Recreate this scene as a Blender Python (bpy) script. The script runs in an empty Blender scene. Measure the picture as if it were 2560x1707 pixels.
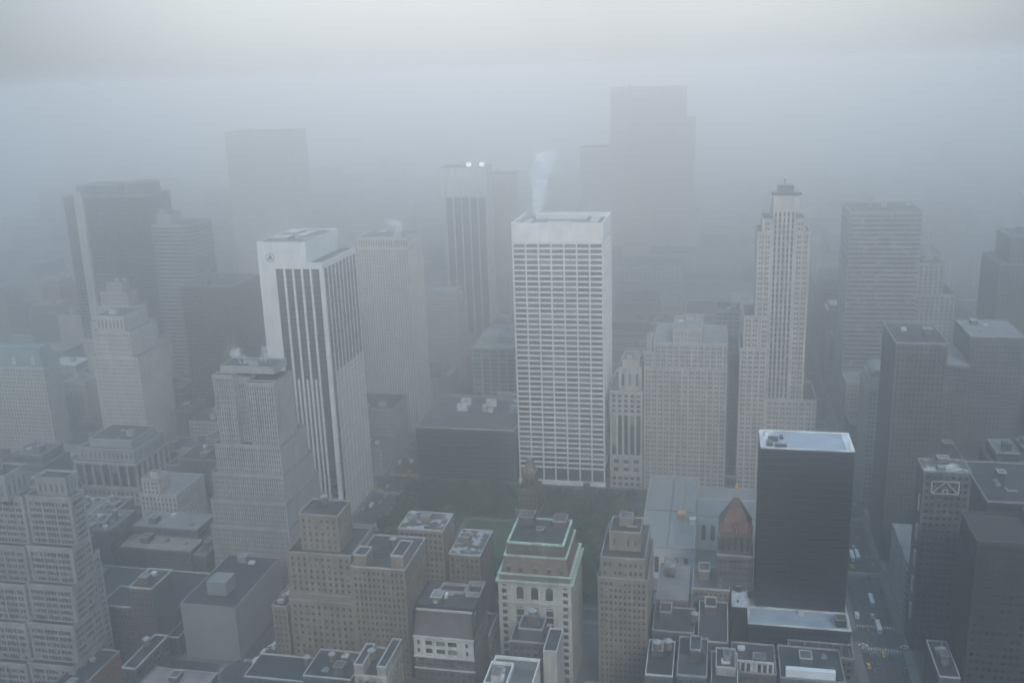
import bpy, math, random
from mathutils import Matrix, Vector
random.seed(7)
D = bpy.data
SC = bpy.context.scene
COL = SC.collection

# ------------------------------------------------------------------ camera
cam_data = D.cameras.new('camera')
cam_data.sensor_width = 36.0
cam_data.lens = 34.55
cam_data.clip_start = 1.0
cam_data.clip_end = 30000.0
cam = D.objects.new('camera', cam_data)
COL.objects.link(cam)
cam.matrix_world = Matrix(((0.97878874, -0.02178656, 0.20371046, 0.0),
                           (0.20218856, 0.26313503, -0.94333437, 0.0),
                           (-0.03305135, 0.96451299, 0.26195859, 320.0),
                           (0, 0, 0, 1)))
SC.camera = cam

# ------------------------------------------------------------------ sky, sun, exposure
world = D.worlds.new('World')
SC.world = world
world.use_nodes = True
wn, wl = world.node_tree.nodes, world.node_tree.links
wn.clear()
SUN_EL, SUN_AZ = math.radians(38), math.radians(158)       # azimuth clockwise from north (+y)
sky = wn.new('ShaderNodeTexSky'); sky.sky_type = 'NISHITA'; sky.sun_disc = False
sky.sun_elevation = SUN_EL; sky.sun_rotation = SUN_AZ; sky.dust_density = 1.0; sky.air_density = 1.0
bg1 = wn.new('ShaderNodeBackground'); bg1.inputs[1].default_value = 0.02
wl.new(sky.outputs[0], bg1.inputs[0])
# the overcast: a grey-blue cloud deck, plus a brighter, warmer glow to the north, added to light the haze
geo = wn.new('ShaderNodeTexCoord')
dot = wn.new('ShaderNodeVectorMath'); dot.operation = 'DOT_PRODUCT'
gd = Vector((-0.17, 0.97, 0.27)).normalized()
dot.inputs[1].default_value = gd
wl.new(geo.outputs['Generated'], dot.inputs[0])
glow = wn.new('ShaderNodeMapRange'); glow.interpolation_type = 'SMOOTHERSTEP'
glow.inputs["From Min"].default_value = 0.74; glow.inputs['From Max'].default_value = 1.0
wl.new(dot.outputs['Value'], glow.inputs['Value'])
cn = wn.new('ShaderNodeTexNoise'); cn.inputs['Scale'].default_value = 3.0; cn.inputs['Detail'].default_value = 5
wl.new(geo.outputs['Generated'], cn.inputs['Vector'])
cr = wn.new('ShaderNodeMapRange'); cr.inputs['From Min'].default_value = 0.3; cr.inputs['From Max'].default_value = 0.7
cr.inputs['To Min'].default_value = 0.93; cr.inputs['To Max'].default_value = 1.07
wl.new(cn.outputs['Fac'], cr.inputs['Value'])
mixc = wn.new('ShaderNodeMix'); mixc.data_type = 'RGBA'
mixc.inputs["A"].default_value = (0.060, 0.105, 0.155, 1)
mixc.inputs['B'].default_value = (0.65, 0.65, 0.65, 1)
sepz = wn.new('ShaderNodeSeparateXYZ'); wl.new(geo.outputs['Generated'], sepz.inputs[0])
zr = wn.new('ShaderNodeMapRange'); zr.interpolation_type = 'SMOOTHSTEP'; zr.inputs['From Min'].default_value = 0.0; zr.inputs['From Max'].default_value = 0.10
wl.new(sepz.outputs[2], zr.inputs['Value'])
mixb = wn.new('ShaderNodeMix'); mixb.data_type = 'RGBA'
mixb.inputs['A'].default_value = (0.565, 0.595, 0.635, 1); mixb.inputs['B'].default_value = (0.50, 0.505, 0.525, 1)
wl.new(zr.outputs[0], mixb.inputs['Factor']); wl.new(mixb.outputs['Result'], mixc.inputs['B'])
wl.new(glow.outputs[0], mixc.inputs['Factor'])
# zenith brightening, steeper than a real overcast, added to light the haze from above
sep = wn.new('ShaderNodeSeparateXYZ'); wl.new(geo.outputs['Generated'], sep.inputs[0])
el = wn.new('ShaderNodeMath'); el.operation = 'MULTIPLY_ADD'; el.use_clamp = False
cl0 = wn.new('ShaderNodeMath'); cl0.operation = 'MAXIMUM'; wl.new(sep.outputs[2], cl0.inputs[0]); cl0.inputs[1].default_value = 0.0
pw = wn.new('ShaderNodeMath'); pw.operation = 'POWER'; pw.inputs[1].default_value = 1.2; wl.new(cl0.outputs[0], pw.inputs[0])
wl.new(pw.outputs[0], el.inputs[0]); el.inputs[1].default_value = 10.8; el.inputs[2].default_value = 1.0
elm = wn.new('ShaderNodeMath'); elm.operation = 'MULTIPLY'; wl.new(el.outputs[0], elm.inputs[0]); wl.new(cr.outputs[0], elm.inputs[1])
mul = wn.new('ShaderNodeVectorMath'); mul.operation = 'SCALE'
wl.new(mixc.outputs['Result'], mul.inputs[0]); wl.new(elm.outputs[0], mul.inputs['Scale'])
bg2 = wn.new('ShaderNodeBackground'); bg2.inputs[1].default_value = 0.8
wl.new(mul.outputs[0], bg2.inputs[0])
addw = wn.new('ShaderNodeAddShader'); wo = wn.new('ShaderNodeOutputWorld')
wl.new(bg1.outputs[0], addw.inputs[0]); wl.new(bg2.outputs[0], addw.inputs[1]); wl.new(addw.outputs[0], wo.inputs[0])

sun_data = D.lights.new('sun', 'SUN'); sun_data.energy = 2.3; sun_data.angle = math.radians(11)
sun_data.color = (1.0, 0.95, 0.87)
sun = D.objects.new('sun', sun_data); COL.objects.link(sun)
sd = Vector((math.sin(SUN_AZ) * math.cos(SUN_EL), math.cos(SUN_AZ) * math.cos(SUN_EL), math.sin(SUN_EL)))
sun.rotation_euler = sd.to_track_quat('Z', 'Y').to_euler()
sun.location = (0, -200, 600)

SC.view_settings.view_transform = 'Standard'
SC.view_settings.look = 'None'
SC.view_settings.gamma = 1.0
SC.view_settings.exposure = 0.05
SC.cycles.max_bounces = 10
SC.cycles.diffuse_bounces = 2
SC.cycles.glossy_bounces = 2
SC.cycles.volume_bounces = 8
SC.cycles.sample_clamp_indirect = 3.0
SC.cycles.use_denoising = True

HAZE_DENSITY = 0.00138
HAZE_COLOR = (0.977, 0.985, 0.984, 1)
HAZE_G = 0.905

# ------------------------------------------------------------------ materials
MATS = {}
def nmat(name):
    m = D.materials.new(name); m.use_nodes = True
    nt = m.node_tree
    return m, nt.nodes, nt.links, nt.nodes['Principled BSDF']

def M(name, col, rough=0.85, var=0.25, scale=0.12, streak=0.3, fine=2.0, metal=0.0):
    """weathered stone, brick, concrete, tar ...: broad patches, vertical streaks and fine grain"""
    key = (name, tuple(col))
    if key in MATS: return MATS[key]
    m, n, l, b = nmat(name)
    tc = n.new('ShaderNodeTexCoord')
    n1 = n.new('ShaderNodeTexNoise'); n1.inputs['Scale'].default_value = scale; n1.inputs['Detail'].default_value = 6
    l.new(tc.outputs['Object'], n1.inputs['Vector'])
    mp = n.new('ShaderNodeMapping'); mp.inputs['Scale'].default_value = (0.7, 0.7, 0.03)
    l.new(tc.outputs['Object'], mp.inputs['Vector'])
    n2 = n.new('ShaderNodeTexNoise'); n2.inputs['Scale'].default_value = 1.0; n2.inputs['Detail'].default_value = 4
    l.new(mp.outputs[0], n2.inputs['Vector'])
    n3 = n.new('ShaderNodeTexNoise'); n3.inputs['Scale'].default_value = fine; n3.inputs['Detail'].default_value = 2
    l.new(tc.outputs['Object'], n3.inputs['Vector'])
    def rng(src, amt):
        r = n.new('ShaderNodeMapRange'); r.inputs['From Min'].default_value = 0.3; r.inputs['From Max'].default_value = 0.7
        amt = min(0.75, amt * 1.5); r.inputs["To Min"].default_value = 1 - amt; r.inputs["To Max"].default_value = 1 + amt
        l.new(src.outputs['Fac'], r.inputs['Value']); return r
    a, bb, c = rng(n1, var), rng(n2, streak * 0.6), rng(n3, 0.12)
    m1 = n.new('ShaderNodeMath'); m1.operation = 'MULTIPLY'; l.new(a.outputs[0], m1.inputs[0]); l.new(bb.outputs[0], m1.inputs[1])
    m2 = n.new('ShaderNodeMath'); m2.operation = 'MULTIPLY'; l.new(m1.outputs[0], m2.inputs[0]); l.new(c.outputs[0], m2.inputs[1])
    sc = n.new('ShaderNodeVectorMath'); sc.operation = 'SCALE'; sc.inputs[0].default_value = col
    l.new(m2.outputs[0], sc.inputs['Scale'])
    l.new(sc.outputs[0], b.inputs['Base Color'])
    b.inputs['Roughness'].default_value = rough; b.inputs['Metallic'].default_value = metal
    MATS[key] = m
    return m

def GLASS(name, dark=(0.02, 0.025, 0.03), light=(0.30, 0.29, 0.26), frac=0.3, rough=0.12):
    """window glass: each window cell of the UV map has its own blind height and shade"""
    key = (name, dark, light, frac)
    if key in MATS: return MATS[key]
    m, n, l, b = nmat(name)
    uv = n.new('ShaderNodeUVMap'); uv.uv_map = 'cell'
    fl = n.new('ShaderNodeVectorMath'); fl.operation = 'FLOOR'; l.new(uv.outputs[0], fl.inputs[0])
    wn_ = n.new('ShaderNodeTexWhiteNoise'); wn_.noise_dimensions = '3D'; l.new(fl.outputs[0], wn_.inputs['Vector'])
    fr = n.new('ShaderNodeVectorMath'); fr.operation = 'FRACTION'; l.new(uv.outputs[0], fr.inputs[0])
    sx = n.new('ShaderNodeSeparateXYZ'); l.new(fr.outputs[0], sx.inputs[0])
    sc_ = n.new('ShaderNodeSeparateColor'); l.new(wn_.outputs['Color'], sc_.inputs[0])
    has = n.new('ShaderNodeMath'); has.operation = 'LESS_THAN'; l.new(sc_.outputs[0], has.inputs[0]); has.inputs[1].default_value = frac
    hgt = n.new('ShaderNodeMath'); hgt.operation = 'GREATER_THAN'; l.new(sx.outputs[1], hgt.inputs[0]); l.new(sc_.outputs[1], hgt.inputs[1])
    an = n.new('ShaderNodeMath'); an.operation = 'MULTIPLY'; l.new(has.outputs[0], an.inputs[0]); l.new(hgt.outputs[0], an.inputs[1])
    am = n.new('ShaderNodeMath'); am.operation = 'MULTIPLY'; l.new(an.outputs[0], am.inputs[0]); l.new(sc_.outputs[2], am.inputs[1])
    mx = n.new('ShaderNodeMix'); mx.data_type = 'RGBA'
    mx.inputs['A'].default_value = (*dark, 1); mx.inputs['B'].default_value = (*light, 1)
    l.new(am.outputs[0], mx.inputs['Factor']); l.new(mx.outputs['Result'], b.inputs['Base Color'])
    b.inputs['Roughness'].default_value = rough; b.inputs['Specular IOR Level'].default_value = 0.5
    MATS[key] = m
    return m

def PAINT(name, col, rough=0.4, metal=0.0):
    key = (name, tuple(col))
    if key in MATS: return MATS[key]
    m, n, l, b = nmat(name)
    tc = n.new('ShaderNodeTexCoord'); n1 = n.new('ShaderNodeTexNoise'); n1.inputs['Scale'].default_value = 1.3
    n1.inputs['Detail'].default_value = 4; l.new(tc.outputs['Object'], n1.inputs['Vector'])
    r = n.new('ShaderNodeMapRange'); r.inputs['To Min'].default_value = 0.8; r.inputs['To Max'].default_value = 1.15
    l.new(n1.outputs['Fac'], r.inputs['Value'])
    sc = n.new('ShaderNodeVectorMath'); sc.operation = 'SCALE'; sc.inputs[0].default_value = col
    l.new(r.outputs[0], sc.inputs['Scale']); l.new(sc.outputs[0], b.inputs['Base Color'])
    b.inputs['Roughness'].default_value = rough; b.inputs['Metallic'].default_value = metal
    MATS[key] = m
    return m

white_stone = M('white_travertine', (0.80, 0.775, 0.72), var=0.08, streak=0.15)
white_marble = M('white_marble', (0.70, 0.68, 0.65), var=0.08, streak=0.12)
limestone = M('limestone', (0.42, 0.39, 0.35), var=0.12, streak=0.25)
pale_lime = M('pale_limestone', (0.50, 0.475, 0.435), var=0.12, streak=0.22)
beige_brick = M('beige_brick', (0.36, 0.335, 0.295), var=0.12, streak=0.25)
tan_brick = M('tan_brick', (0.235, 0.195, 0.16), var=0.15, streak=0.25)
brown_brick = M('brown_brick', (0.17, 0.135, 0.115), var=0.16, streak=0.25)
red_brick = M('red_brick', (0.22, 0.13, 0.105), var=0.16, streak=0.25)
grey_stone = M('grey_stone', (0.29, 0.29, 0.285), var=0.14, streak=0.25)
dark_stone = M('dark_stone', (0.10, 0.10, 0.10), var=0.2, streak=0.25)
soot_brick = M('sooty_brick', (0.10, 0.09, 0.085), var=0.2, streak=0.3)
black_brick = M('black_brick', (0.035, 0.034, 0.035), var=0.2)
black_panel = PAINT('black_panel', (0.022, 0.024, 0.028), 0.3)
dark_metal = PAINT('dark_metal', (0.06, 0.065, 0.07), 0.45)
tar = M('roof_tar', (0.045, 0.045, 0.048), var=0.35, scale=0.15, streak=0)
tar_light = M('roof_felt', (0.10, 0.10, 0.10), var=0.35, scale=0.1, streak=0)
gravel = M('roof_gravel', (0.21, 0.21, 0.205), var=0.22, scale=0.15, streak=0)
white_roof = M('white_roof_coating', (0.60, 0.60, 0.59), var=0.3, scale=0.2, streak=0)
coping_m = M('stone_coping', (0.46, 0.445, 0.42), var=0.15, streak=0)
coping_dim = M('worn_coping', (0.30, 0.29, 0.275), var=0.2, streak=0)
def PATCH(name, base, pale, thr=0.52, scale=0.16):
    m, n, l, b = nmat(name)
    tc = n.new('ShaderNodeTexCoord'); n1 = n.new('ShaderNodeTexNoise'); n1.inputs['Scale'].default_value = scale; n1.inputs['Detail'].default_value = 3
    l.new(tc.outputs['Object'], n1.inputs['Vector'])
    r = n.new('ShaderNodeMapRange'); r.inputs['From Min'].default_value = thr - .03; r.inputs['From Max'].default_value = thr + .03
    l.new(n1.outputs['Fac'], r.inputs['Value'])
    mx = n.new('ShaderNodeMix'); mx.data_type = 'RGBA'; mx.inputs['A'].default_value = (*base, 1); mx.inputs['B'].default_value = (*pale, 1)
    l.new(r.outputs[0], mx.inputs['Factor']); l.new(mx.outputs['Result'], b.inputs['Base Color']); b.inputs['Roughness'].default_value = .9
    return m
patched = PATCH('patched_white_roof', (0.09, 0.085, 0.08), (0.40, 0.40, 0.39), 0.53)
copper = M('green_copper', (0.40, 0.50, 0.40), rough=0.6, var=0.15, streak=0.3)
slate = M('slate_mansard', (0.10, 0.085, 0.08), var=0.2)
rust_slate = M('red_tile_roof', (0.15, 0.08, 0.065), var=0.25, scale=0.3)
gold = PAINT('gilded_metal', (0.75, 0.42, 0.08), 0.35)
wood = M('tank_wood', (0.17, 0.14, 0.115), var=0.3, scale=0.6)
tank_cap = M('tank_cap', (0.30, 0.31, 0.31), var=0.2)
glass = GLASS('window_glass')
glass_dark = GLASS('dark_glass', (0.012, 0.014, 0.018), (0.05, 0.055, 0.06), 0.25)
glass_grey = GLASS('grey_glass', (0.035, 0.045, 0.05), (0.2, 0.2, 0.19), 0.35)
asphalt = M('asphalt', (0.055, 0.056, 0.06), var=0.3, scale=0.05, streak=0, fine=0.8)
pave = M('pavement', (0.17, 0.168, 0.16), var=0.2, scale=0.1, streak=0)
court = M('yard_paving', (0.10, 0.10, 0.10), var=0.3, scale=0.06, streak=0)
paint_white = M('road_paint', (0.6, 0.6, 0.57), var=0.3, scale=0.5, streak=0)
lawn_m = M('lawn', (0.055, 0.085, 0.035), var=0.3, scale=0.08, streak=0)
path_m = M('gravel_path', (0.22, 0.21, 0.19), var=0.2, streak=0)
tyre = PAINT('tyre_rubber', (0.02, 0.02, 0.02), 0.8)
carglass = PAINT('car_glass', (0.02, 0.025, 0.03), 0.1)

# ------------------------------------------------------------------ mesh helpers
class MB:
    def __init__(s, o=(0, 0, 0)):
        s.v, s.f, s.uv, s.o = [], [], [], o
    def quad(s, a, b, c, d, uv=None):
        k = len(s.v); s.v += [a, b, c, d]; s.f.append((k, k + 1, k + 2, k + 3))
        s.uv += uv if uv else [(0, 0), (1, 0), (1, 1), (0, 1)]
    def tri(s, a, b, c):
        k = len(s.v); s.v += [a, b, c]; s.f.append((k, k + 1, k + 2)); s.uv += [(0, 0), (1, 0), (1, 1)]
    def box(s, x0, y0, z0, x1, y1, z1, bottom=False):
        p = [(x0, y0, z0), (x1, y0, z0), (x1, y1, z0), (x0, y1, z0), (x0, y0, z1), (x1, y0, z1), (x1, y1, z1), (x0, y1, z1)]
        for q in ((0, 1, 5, 4), (1, 2, 6, 5), (2, 3, 7, 6), (3, 0, 4, 7), (4, 5, 6, 7)) + (((3, 2, 1, 0),) if bottom else ()):
            s.quad(*[p[i] for i in q])
    def ring(s, x0, y0, x1, y1, z0, z1, w):
        s.box(x0, y0, z0, x1, y0 + w, z1, True); s.box(x0, y1 - w, z0, x1, y1, z1, True)
        s.box(x0, y0 + w, z0, x0 + w, y1 - w, z1, True); s.box(x1 - w, y0 + w, z0, x1, y1 - w, z1, True)
    def cyl(s, x, y, z0, z1, r, r2=None, n=10, cap=True):
        r2 = r if r2 is None else r2
        for i in range(n):
            a, b = 2 * math.pi * i / n, 2 * math.pi * (i + 1) / n
            A, B = (x + r * math.cos(a), y + r * math.sin(a), z0), (x + r * math.cos(b), y + r * math.sin(b), z0)
            Cc, Dd = (x + r2 * math.cos(b), y + r2 * math.sin(b), z1), (x + r2 * math.cos(a), y + r2 * math.sin(a), z1)
            if r2 > 1e-4: s.quad(A, B, Cc, Dd)
            else: s.tri(A, B, (x, y, z1))
            if cap and r2 > 1e-4: s.tri(Dd, Cc, (x, y, z1))
    def taper(s, x0, y0, x1, y1, z0, X0, Y0, X1, Y1, z1):
        p = [(x0, y0, z0), (x1, y0, z0), (x1, y1, z0), (x0, y1, z0), (X0, Y0, z1), (X1, Y0, z1), (X1, Y1, z1), (X0, Y1, z1)]
        for q in ((0, 1, 5, 4), (1, 2, 6, 5), (2, 3, 7, 6), (3, 0, 4, 7), (4, 5, 6, 7)): s.quad(*[p[i] for i in q])
    def mesh(s, name, mat):
        me = D.meshes.new(name)
        o = s.o
        me.from_pydata([(a - o[0], b - o[1], c - o[2]) for a, b, c in s.v], [], s.f)
        u = me.uv_layers.new(name='cell')
        u.data.foreach_set('uv', [t for p in s.uv for t in p])
        me.materials.append(mat)
        return me
    def build(s, name, mat, parent=None, kind=None, loc=None):
        if not s.f: return None
        o = D.objects.new(name, s.mesh(name, mat)); COL.objects.link(o)
        if parent: o.parent = parent
        if loc: o.location = loc
        if kind: o['kind'] = kind
        return o

def tag(o, label, cat, group=None):
    o['label'] = label; o['category'] = cat
    if group: o['group'] = group
    return o
def thing(name, label, cat, loc=(0, 0, 0), group=None, rz=0.0):
    o = D.objects.new(name, None); COL.objects.link(o); o.location = loc; o.rotation_euler = (0, 0, rz)
    o.empty_display_size = 2.0
    return tag(o, label, cat, group)
def structure(name, mb, mat):
    return mb.build(name, mat, kind='structure')
def copy_tree(o, parent=None):
    c = o.copy(); COL.objects.link(c); c.parent = parent
    for ch in o.children: copy_tree(ch, c)
    return c
def link_mesh(name, me, parent, loc=(0, 0, 0), rz=0.0):
    o = D.objects.new(name, me); COL.objects.link(o); o.parent = parent; o.location = loc
    if rz: o.rotation_euler = (0, 0, rz)
    return o

def S(cw=2.6, ch=3.7, wf=0.5, hf=0.5, dep=0.35, side=0.8, top=1.2, bot=0.6, sd=0.0, pd=0.06, group=1):
    return dict(cw=cw, ch=ch, wf=wf, hf=hf, dep=dep, side=side, top=top, bot=bot, sd=sd, pd=pd, g=group)

def facade(W, SP, G, ox, oy, dx, dy, nx, ny, L, z0, z1, st):
    """one face: real piers, spandrels and reveals in front of a recessed glass sheet"""
    def P(s, z, d): return (ox + dx * s - nx * d, oy + dy * s - ny * d, z)
    side, top, bot, dep, sd_, pd = st['side'], st['top'], st['bot'], st['dep'], st['sd'], st['pd']
    Wd, Hh = L - 2 * side, (z1 - z0) - top - bot
    if Wd < st['cw'] * 0.8 or Hh < st['ch'] * 0.8:
        W.quad(P(0, z0, 0), P(L, z0, 0), P(L, z1, 0), P(0, z1, 0)); return
    n, k = max(1, round(Wd / st['cw'])), max(1, round(Hh / st['ch']))
    cw, ch = Wd / n, Hh / k
    a, b = z0 + bot, z1 - top
    W.quad(P(0, z0, 0), P(side, z0, 0), P(side, z1, 0), P(0, z1, 0))
    W.quad(P(L - side, z0, 0), P(L, z0, 0), P(L, z1, 0), P(L - side, z1, 0))
    if bot > 0: W.quad(P(side, z0, 0), P(L - side, z0, 0), P(L - side, a, 0), P(side, a, 0))
    if top > 0: W.quad(P(side, b, 0), P(L - side, b, 0), P(L - side, z1, 0), P(side, z1, 0))
    r = random.randint(0, 900)
    G.quad(P(side, a, dep), P(L - side, a, dep), P(L - side, b, dep), P(side, b, dep),
           [(r, r), (r + n, r), (r + n, r + k), (r, r + k)])
    pw = cw * (1 - st['wf']); g = st['g']
    # piers: with g > 1 the windows stand in pairs or threes, a broad pier then slim ones
    for i in range(n + 1):
        w = pw
        if g > 1: w = pw * (1.5 if i % g == 0 else 0.5)
        s0, s1 = side + i * cw - w / 2, side + i * cw + w / 2
        if i == 0: s0 = side
        if i == n: s1 = L - side
        W.quad(P(s0, a, -pd), P(s1, a, -pd), P(s1, b, -pd), P(s0, b, -pd))
        if i > 0: W.quad(P(s0, a, -pd), P(s0, a, dep), P(s0, b, dep), P(s0, b, -pd))
        if i < n: W.quad(P(s1, a, -pd), P(s1, a, dep), P(s1, b, dep), P(s1, b, -pd))
    sh = ch * (1 - st['hf'])
    if sh > 0.05:
        for j in range(k + 1):
            c0, c1 = a + j * ch - sh / 2, a + j * ch + sh / 2
            if j == 0: c0 = a
            if j == k: c1 = b
            SP.quad(P(side, c0, sd_), P(L - side, c0, sd_), P(L - side, c1, sd_), P(side, c1, sd_))
            if j < k: SP.quad(P(side, c1, sd_), P(L - side, c1, sd_), P(L - side, c1, dep), P(side, c1, dep))
            if j > 0: SP.quad(P(side, c0, sd_), P(L - side, c0, sd_), P(L - side, c0, dep), P(side, c0, dep))

BASE = 0.16
HERO = []          # footprints already taken
ROOFS = {}

def unit_mesh(w, d, h, mat, key):
    k = ('unit', key)
    if k not in MATS:
        mb = MB(); mb.box(-w / 2, -d / 2, 0, w / 2, d / 2, h)
        mb.box(-w / 2 - 0.12, -d / 2 - 0.12, h, w / 2 + 0.12, d / 2 + 0.12, h + 0.18, True)
        mb.box(-w * 0.3, -d / 2 - 0.25, h * 0.25, w * 0.3, -d / 2 - 0.02, h * 0.75, True)
        MATS[k] = mb.mesh('roof_unit', mat)
    return MATS[k]

def clutter(root, x0, x1, y0, y1, z, n, wall, seed):
    """bulkheads, fans and pipes standing on a roof"""
    R_ = random.Random(seed)
    o = root.location
    if x1 - x0 < 6 or y1 - y0 < 6: return
    for i in range(n):
        t = R_.random()
        big = i == 0
        w, d, h = (R_.uniform(4, 7), R_.uniform(4, 8), R_.uniform(3, 5)) if big else (R_.uniform(1.5, 3.5), R_.uniform(1.5, 3.5), R_.uniform(1, 2.4))
        w = min(w, (x1 - x0) * 0.5); d = min(d, (y1 - y0) * 0.5)
        cx, cy = R_.uniform(x0 + w / 2 + 1, x1 - w / 2 - 1), R_.uniform(y0 + d / 2 + 1, y1 - d / 2 - 1)
        if big:
            mb = MB(o); mb.box(cx - w / 2, cy - d / 2, z, cx + w / 2, cy + d / 2, z + h)
            b = mb.build('bulkhead', wall, root)
            c = MB(o); c.ring(cx - w / 2 - 0.1, cy - d / 2 - 0.1, cx + w / 2 + 0.1, cy + d / 2 + 0.1, z + h, z + h + 0.4, 0.4)
            c.build('coping', coping_m if R_.random() < 0.5 else coping_dim, b)
            rf = MB(o); rf.quad((cx - w/2, cy - d/2, z + h + 0.05), (cx + w/2, cy - d/2, z + h + 0.05), (cx + w/2, cy + d/2, z + h + 0.05), (cx - w/2, cy + d/2, z + h + 0.05))
            rf.build('roof', gravel if R_.random() < 0.4 else tar_light, b)
        elif t < 0.6:
            key = R_.randint(0, 5)
            rr = random.Random(key)
            me = unit_mesh(rr.uniform(1.8, 3.6), rr.uniform(1.6, 3.2), rr.uniform(1.0, 2.2), [PAINT('unit_grey', (0.35, 0.36, 0.36)), PAINT('unit_dull', (0.16, 0.16, 0.16)), PAINT('unit_white', (0.6, 0.6, 0.58))][key % 3], key)
            link_mesh('roof_unit', me, root, (cx - o[0], cy - o[1], z - o[2]))
        elif t < 0.68:
            mb = MB(o); L_ = min(x1 - cx - 1, R_.uniform(5, 12)); mb.box(cx, cy, z + .3, cx + max(2, L_), cy + .8, z + 1.1, True); mb.box(cx, cy + .8, z + .3, cx + .8, min(cy + 5, y1 - 1), z + 1.1, True); mb.build('duct', PAINT('duct_metal', (0.30, 0.31, 0.31), .5), root)
        elif t < 0.8:
            mb = MB(o); mb.cyl(cx, cy, z, z + R_.uniform(1.5, 4), 0.45, n=8); mb.build('vent_pipe', dark_metal, root)
        else:
            mb = MB(o); mb.box(cx - w / 2, cy - d / 2, z, cx + w / 2, cy + d / 2, z + 0.9)
            mb.taper(cx - w / 2, cy - d / 2, cx + w / 2, cy + d / 2, z + 0.9, cx - w / 8, cy - d / 2.4, cx + w / 8, cy + d / 2.4, z + 1.9)
            mb.build('skylight', PAINT('skylight_glass', (0.25, 0.28, 0.3), 0.2), root)

def building(name, label, tiers, wall, gl=None, st=None, roof=None, cop=None, span=None, faces='SEW', cat='building',
             group=None, units=3, hero=True, par=0.9, cop_w=0.45):
    """tiers: (x0, x1, y0, y1, z0, z1[, style or 'blank'])"""
    x0 = min(t[0] for t in tiers); x1 = max(t[1] for t in tiers); y0 = min(t[2] for t in tiers); y1 = max(t[3] for t in tiers)
    o = ((x0 + x1) / 2, (y0 + y1) / 2, BASE)
    root = thing(name, label, cat, o, group)
    if hero: HERO.append((x0, x1, y0, y1))
    W, SP, G, RF, CP = MB(o), MB(o), MB(o), MB(o), MB(o)
    S2 = SP if span else W
    for t in tiers:
        a0, a1, b0, b1, z0, z1 = t[:6]
        z0 = max(z0, BASE)
        s = t[6] if len(t) > 6 and t[6] is not None else (st or S())
        blank = s == 'blank'
        def fc(ox, oy, dx, dy, nx, ny, L, on):
            if on and not blank: facade(W, S2, G, ox, oy, dx, dy, nx, ny, L, z0, z1, s)
            else: W.quad((ox, oy, z0), (ox + dx * L, oy + dy * L, z0), (ox + dx * L, oy + dy * L, z1), (ox, oy, z1))
        fc(a0, b0, 1, 0, 0, -1, a1 - a0, 'S' in faces)
        fc(a1, b0, 0, 1, 1, 0, b1 - b0, 'E' in faces)
        fc(a0, b1, 0, -1, -1, 0, b1 - b0, 'W' in faces)
        fc(a1, b1, -1, 0, 0, 1, a1 - a0, 'N' in faces)
        RF = MB(o); RF.quad((a0, b0, z1), (a1, b0, z1), (a1, b1, z1), (a0, b1, z1)); RF.build('roof', roof or tar, root)
        CP = MB(o); CP.ring(a0 - 0.12, b0 - 0.12, a1 + 0.12, b1 + 0.12, z1 - 0.1, z1 + par, cop_w); CP.build('parapet', cop or coping_dim, root)
    W.build('wall', wall, root)
    if span: SP.build('spandrel', span, root, 'stuff')
    G.build('window_glass', gl or glass, root, 'stuff')
    t = max(tiers, key=lambda q: q[5])
    if units: clutter(root, t[0] + 1, t[1] - 1, t[2] + 1, t[3] - 1, t[5], units, wall, hash(label) % 9999 if False else sum(map(ord, label)))
    return root

def window_mesh(w, h, bars_x=1, bars_z=1, frame=dark_metal, gl=None, key=None):
    """a window with frame and sash bars, origin at its centre, facing -y; returns (frame mesh, pane mesh)"""
    k = ('win', key, w, h)
    if k in MATS: return MATS[k]
    f = MB(); t = 0.12
    f.box(-w/2, -0.06, -h/2, -w/2 + t, 0.06, h/2, True); f.box(w/2 - t, -0.06, -h/2, w/2, 0.06, h/2, True)
    f.box(-w/2 + t, -0.06, h/2 - t, w/2 - t, 0.06, h/2, True); f.box(-w/2 + t, -0.06, -h/2, w/2 - t, 0.06, -h/2 + t, True)
    for i in range(1, bars_x + 1):
        x = -w/2 + i * w / (bars_x + 1); f.box(x - 0.05, -0.04, -h/2 + t, x + 0.05, 0.05, h/2 - t, True)
    MATS[k] = (f.mesh('window', frame),)
    p = MB(); p.quad((-w/2 + t, 0.0, -h/2 + t), (w/2 - t, 0, -h/2 + t), (w/2 - t, 0, h/2 - t), (-w/2 + t, 0, h/2 - t))
    MATS[k] = (MATS[k][0], p.mesh('pane', gl or carglass))
    return MATS[k]
def pane_mats():
    return [PAINT('pane_dark', (0.02, 0.024, 0.03), 0.12), PAINT('pane_slate', (0.045, 0.055, 0.065), 0.15),
            PAINT('pane_blind', (0.16, 0.16, 0.15), 0.5), PAINT('pane_grey', (0.07, 0.08, 0.09), 0.2)]
PM = pane_mats()
def put_window(root, x, y, z, w, h, bars=1, frame=dark_metal, R_=random, rz=0.0):
    m = R_.choices(PM, weights=(5, 4, 1.6, 3))[0]
    f, p = window_mesh(w, h, bars, 0, frame, m, (m.name, bars, frame.name))
    o = root.location
    a = link_mesh('window', f, root, (x - o[0], y - o[1], z - o[2]), rz)
    link_mesh('pane', p, a)
    return a

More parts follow.
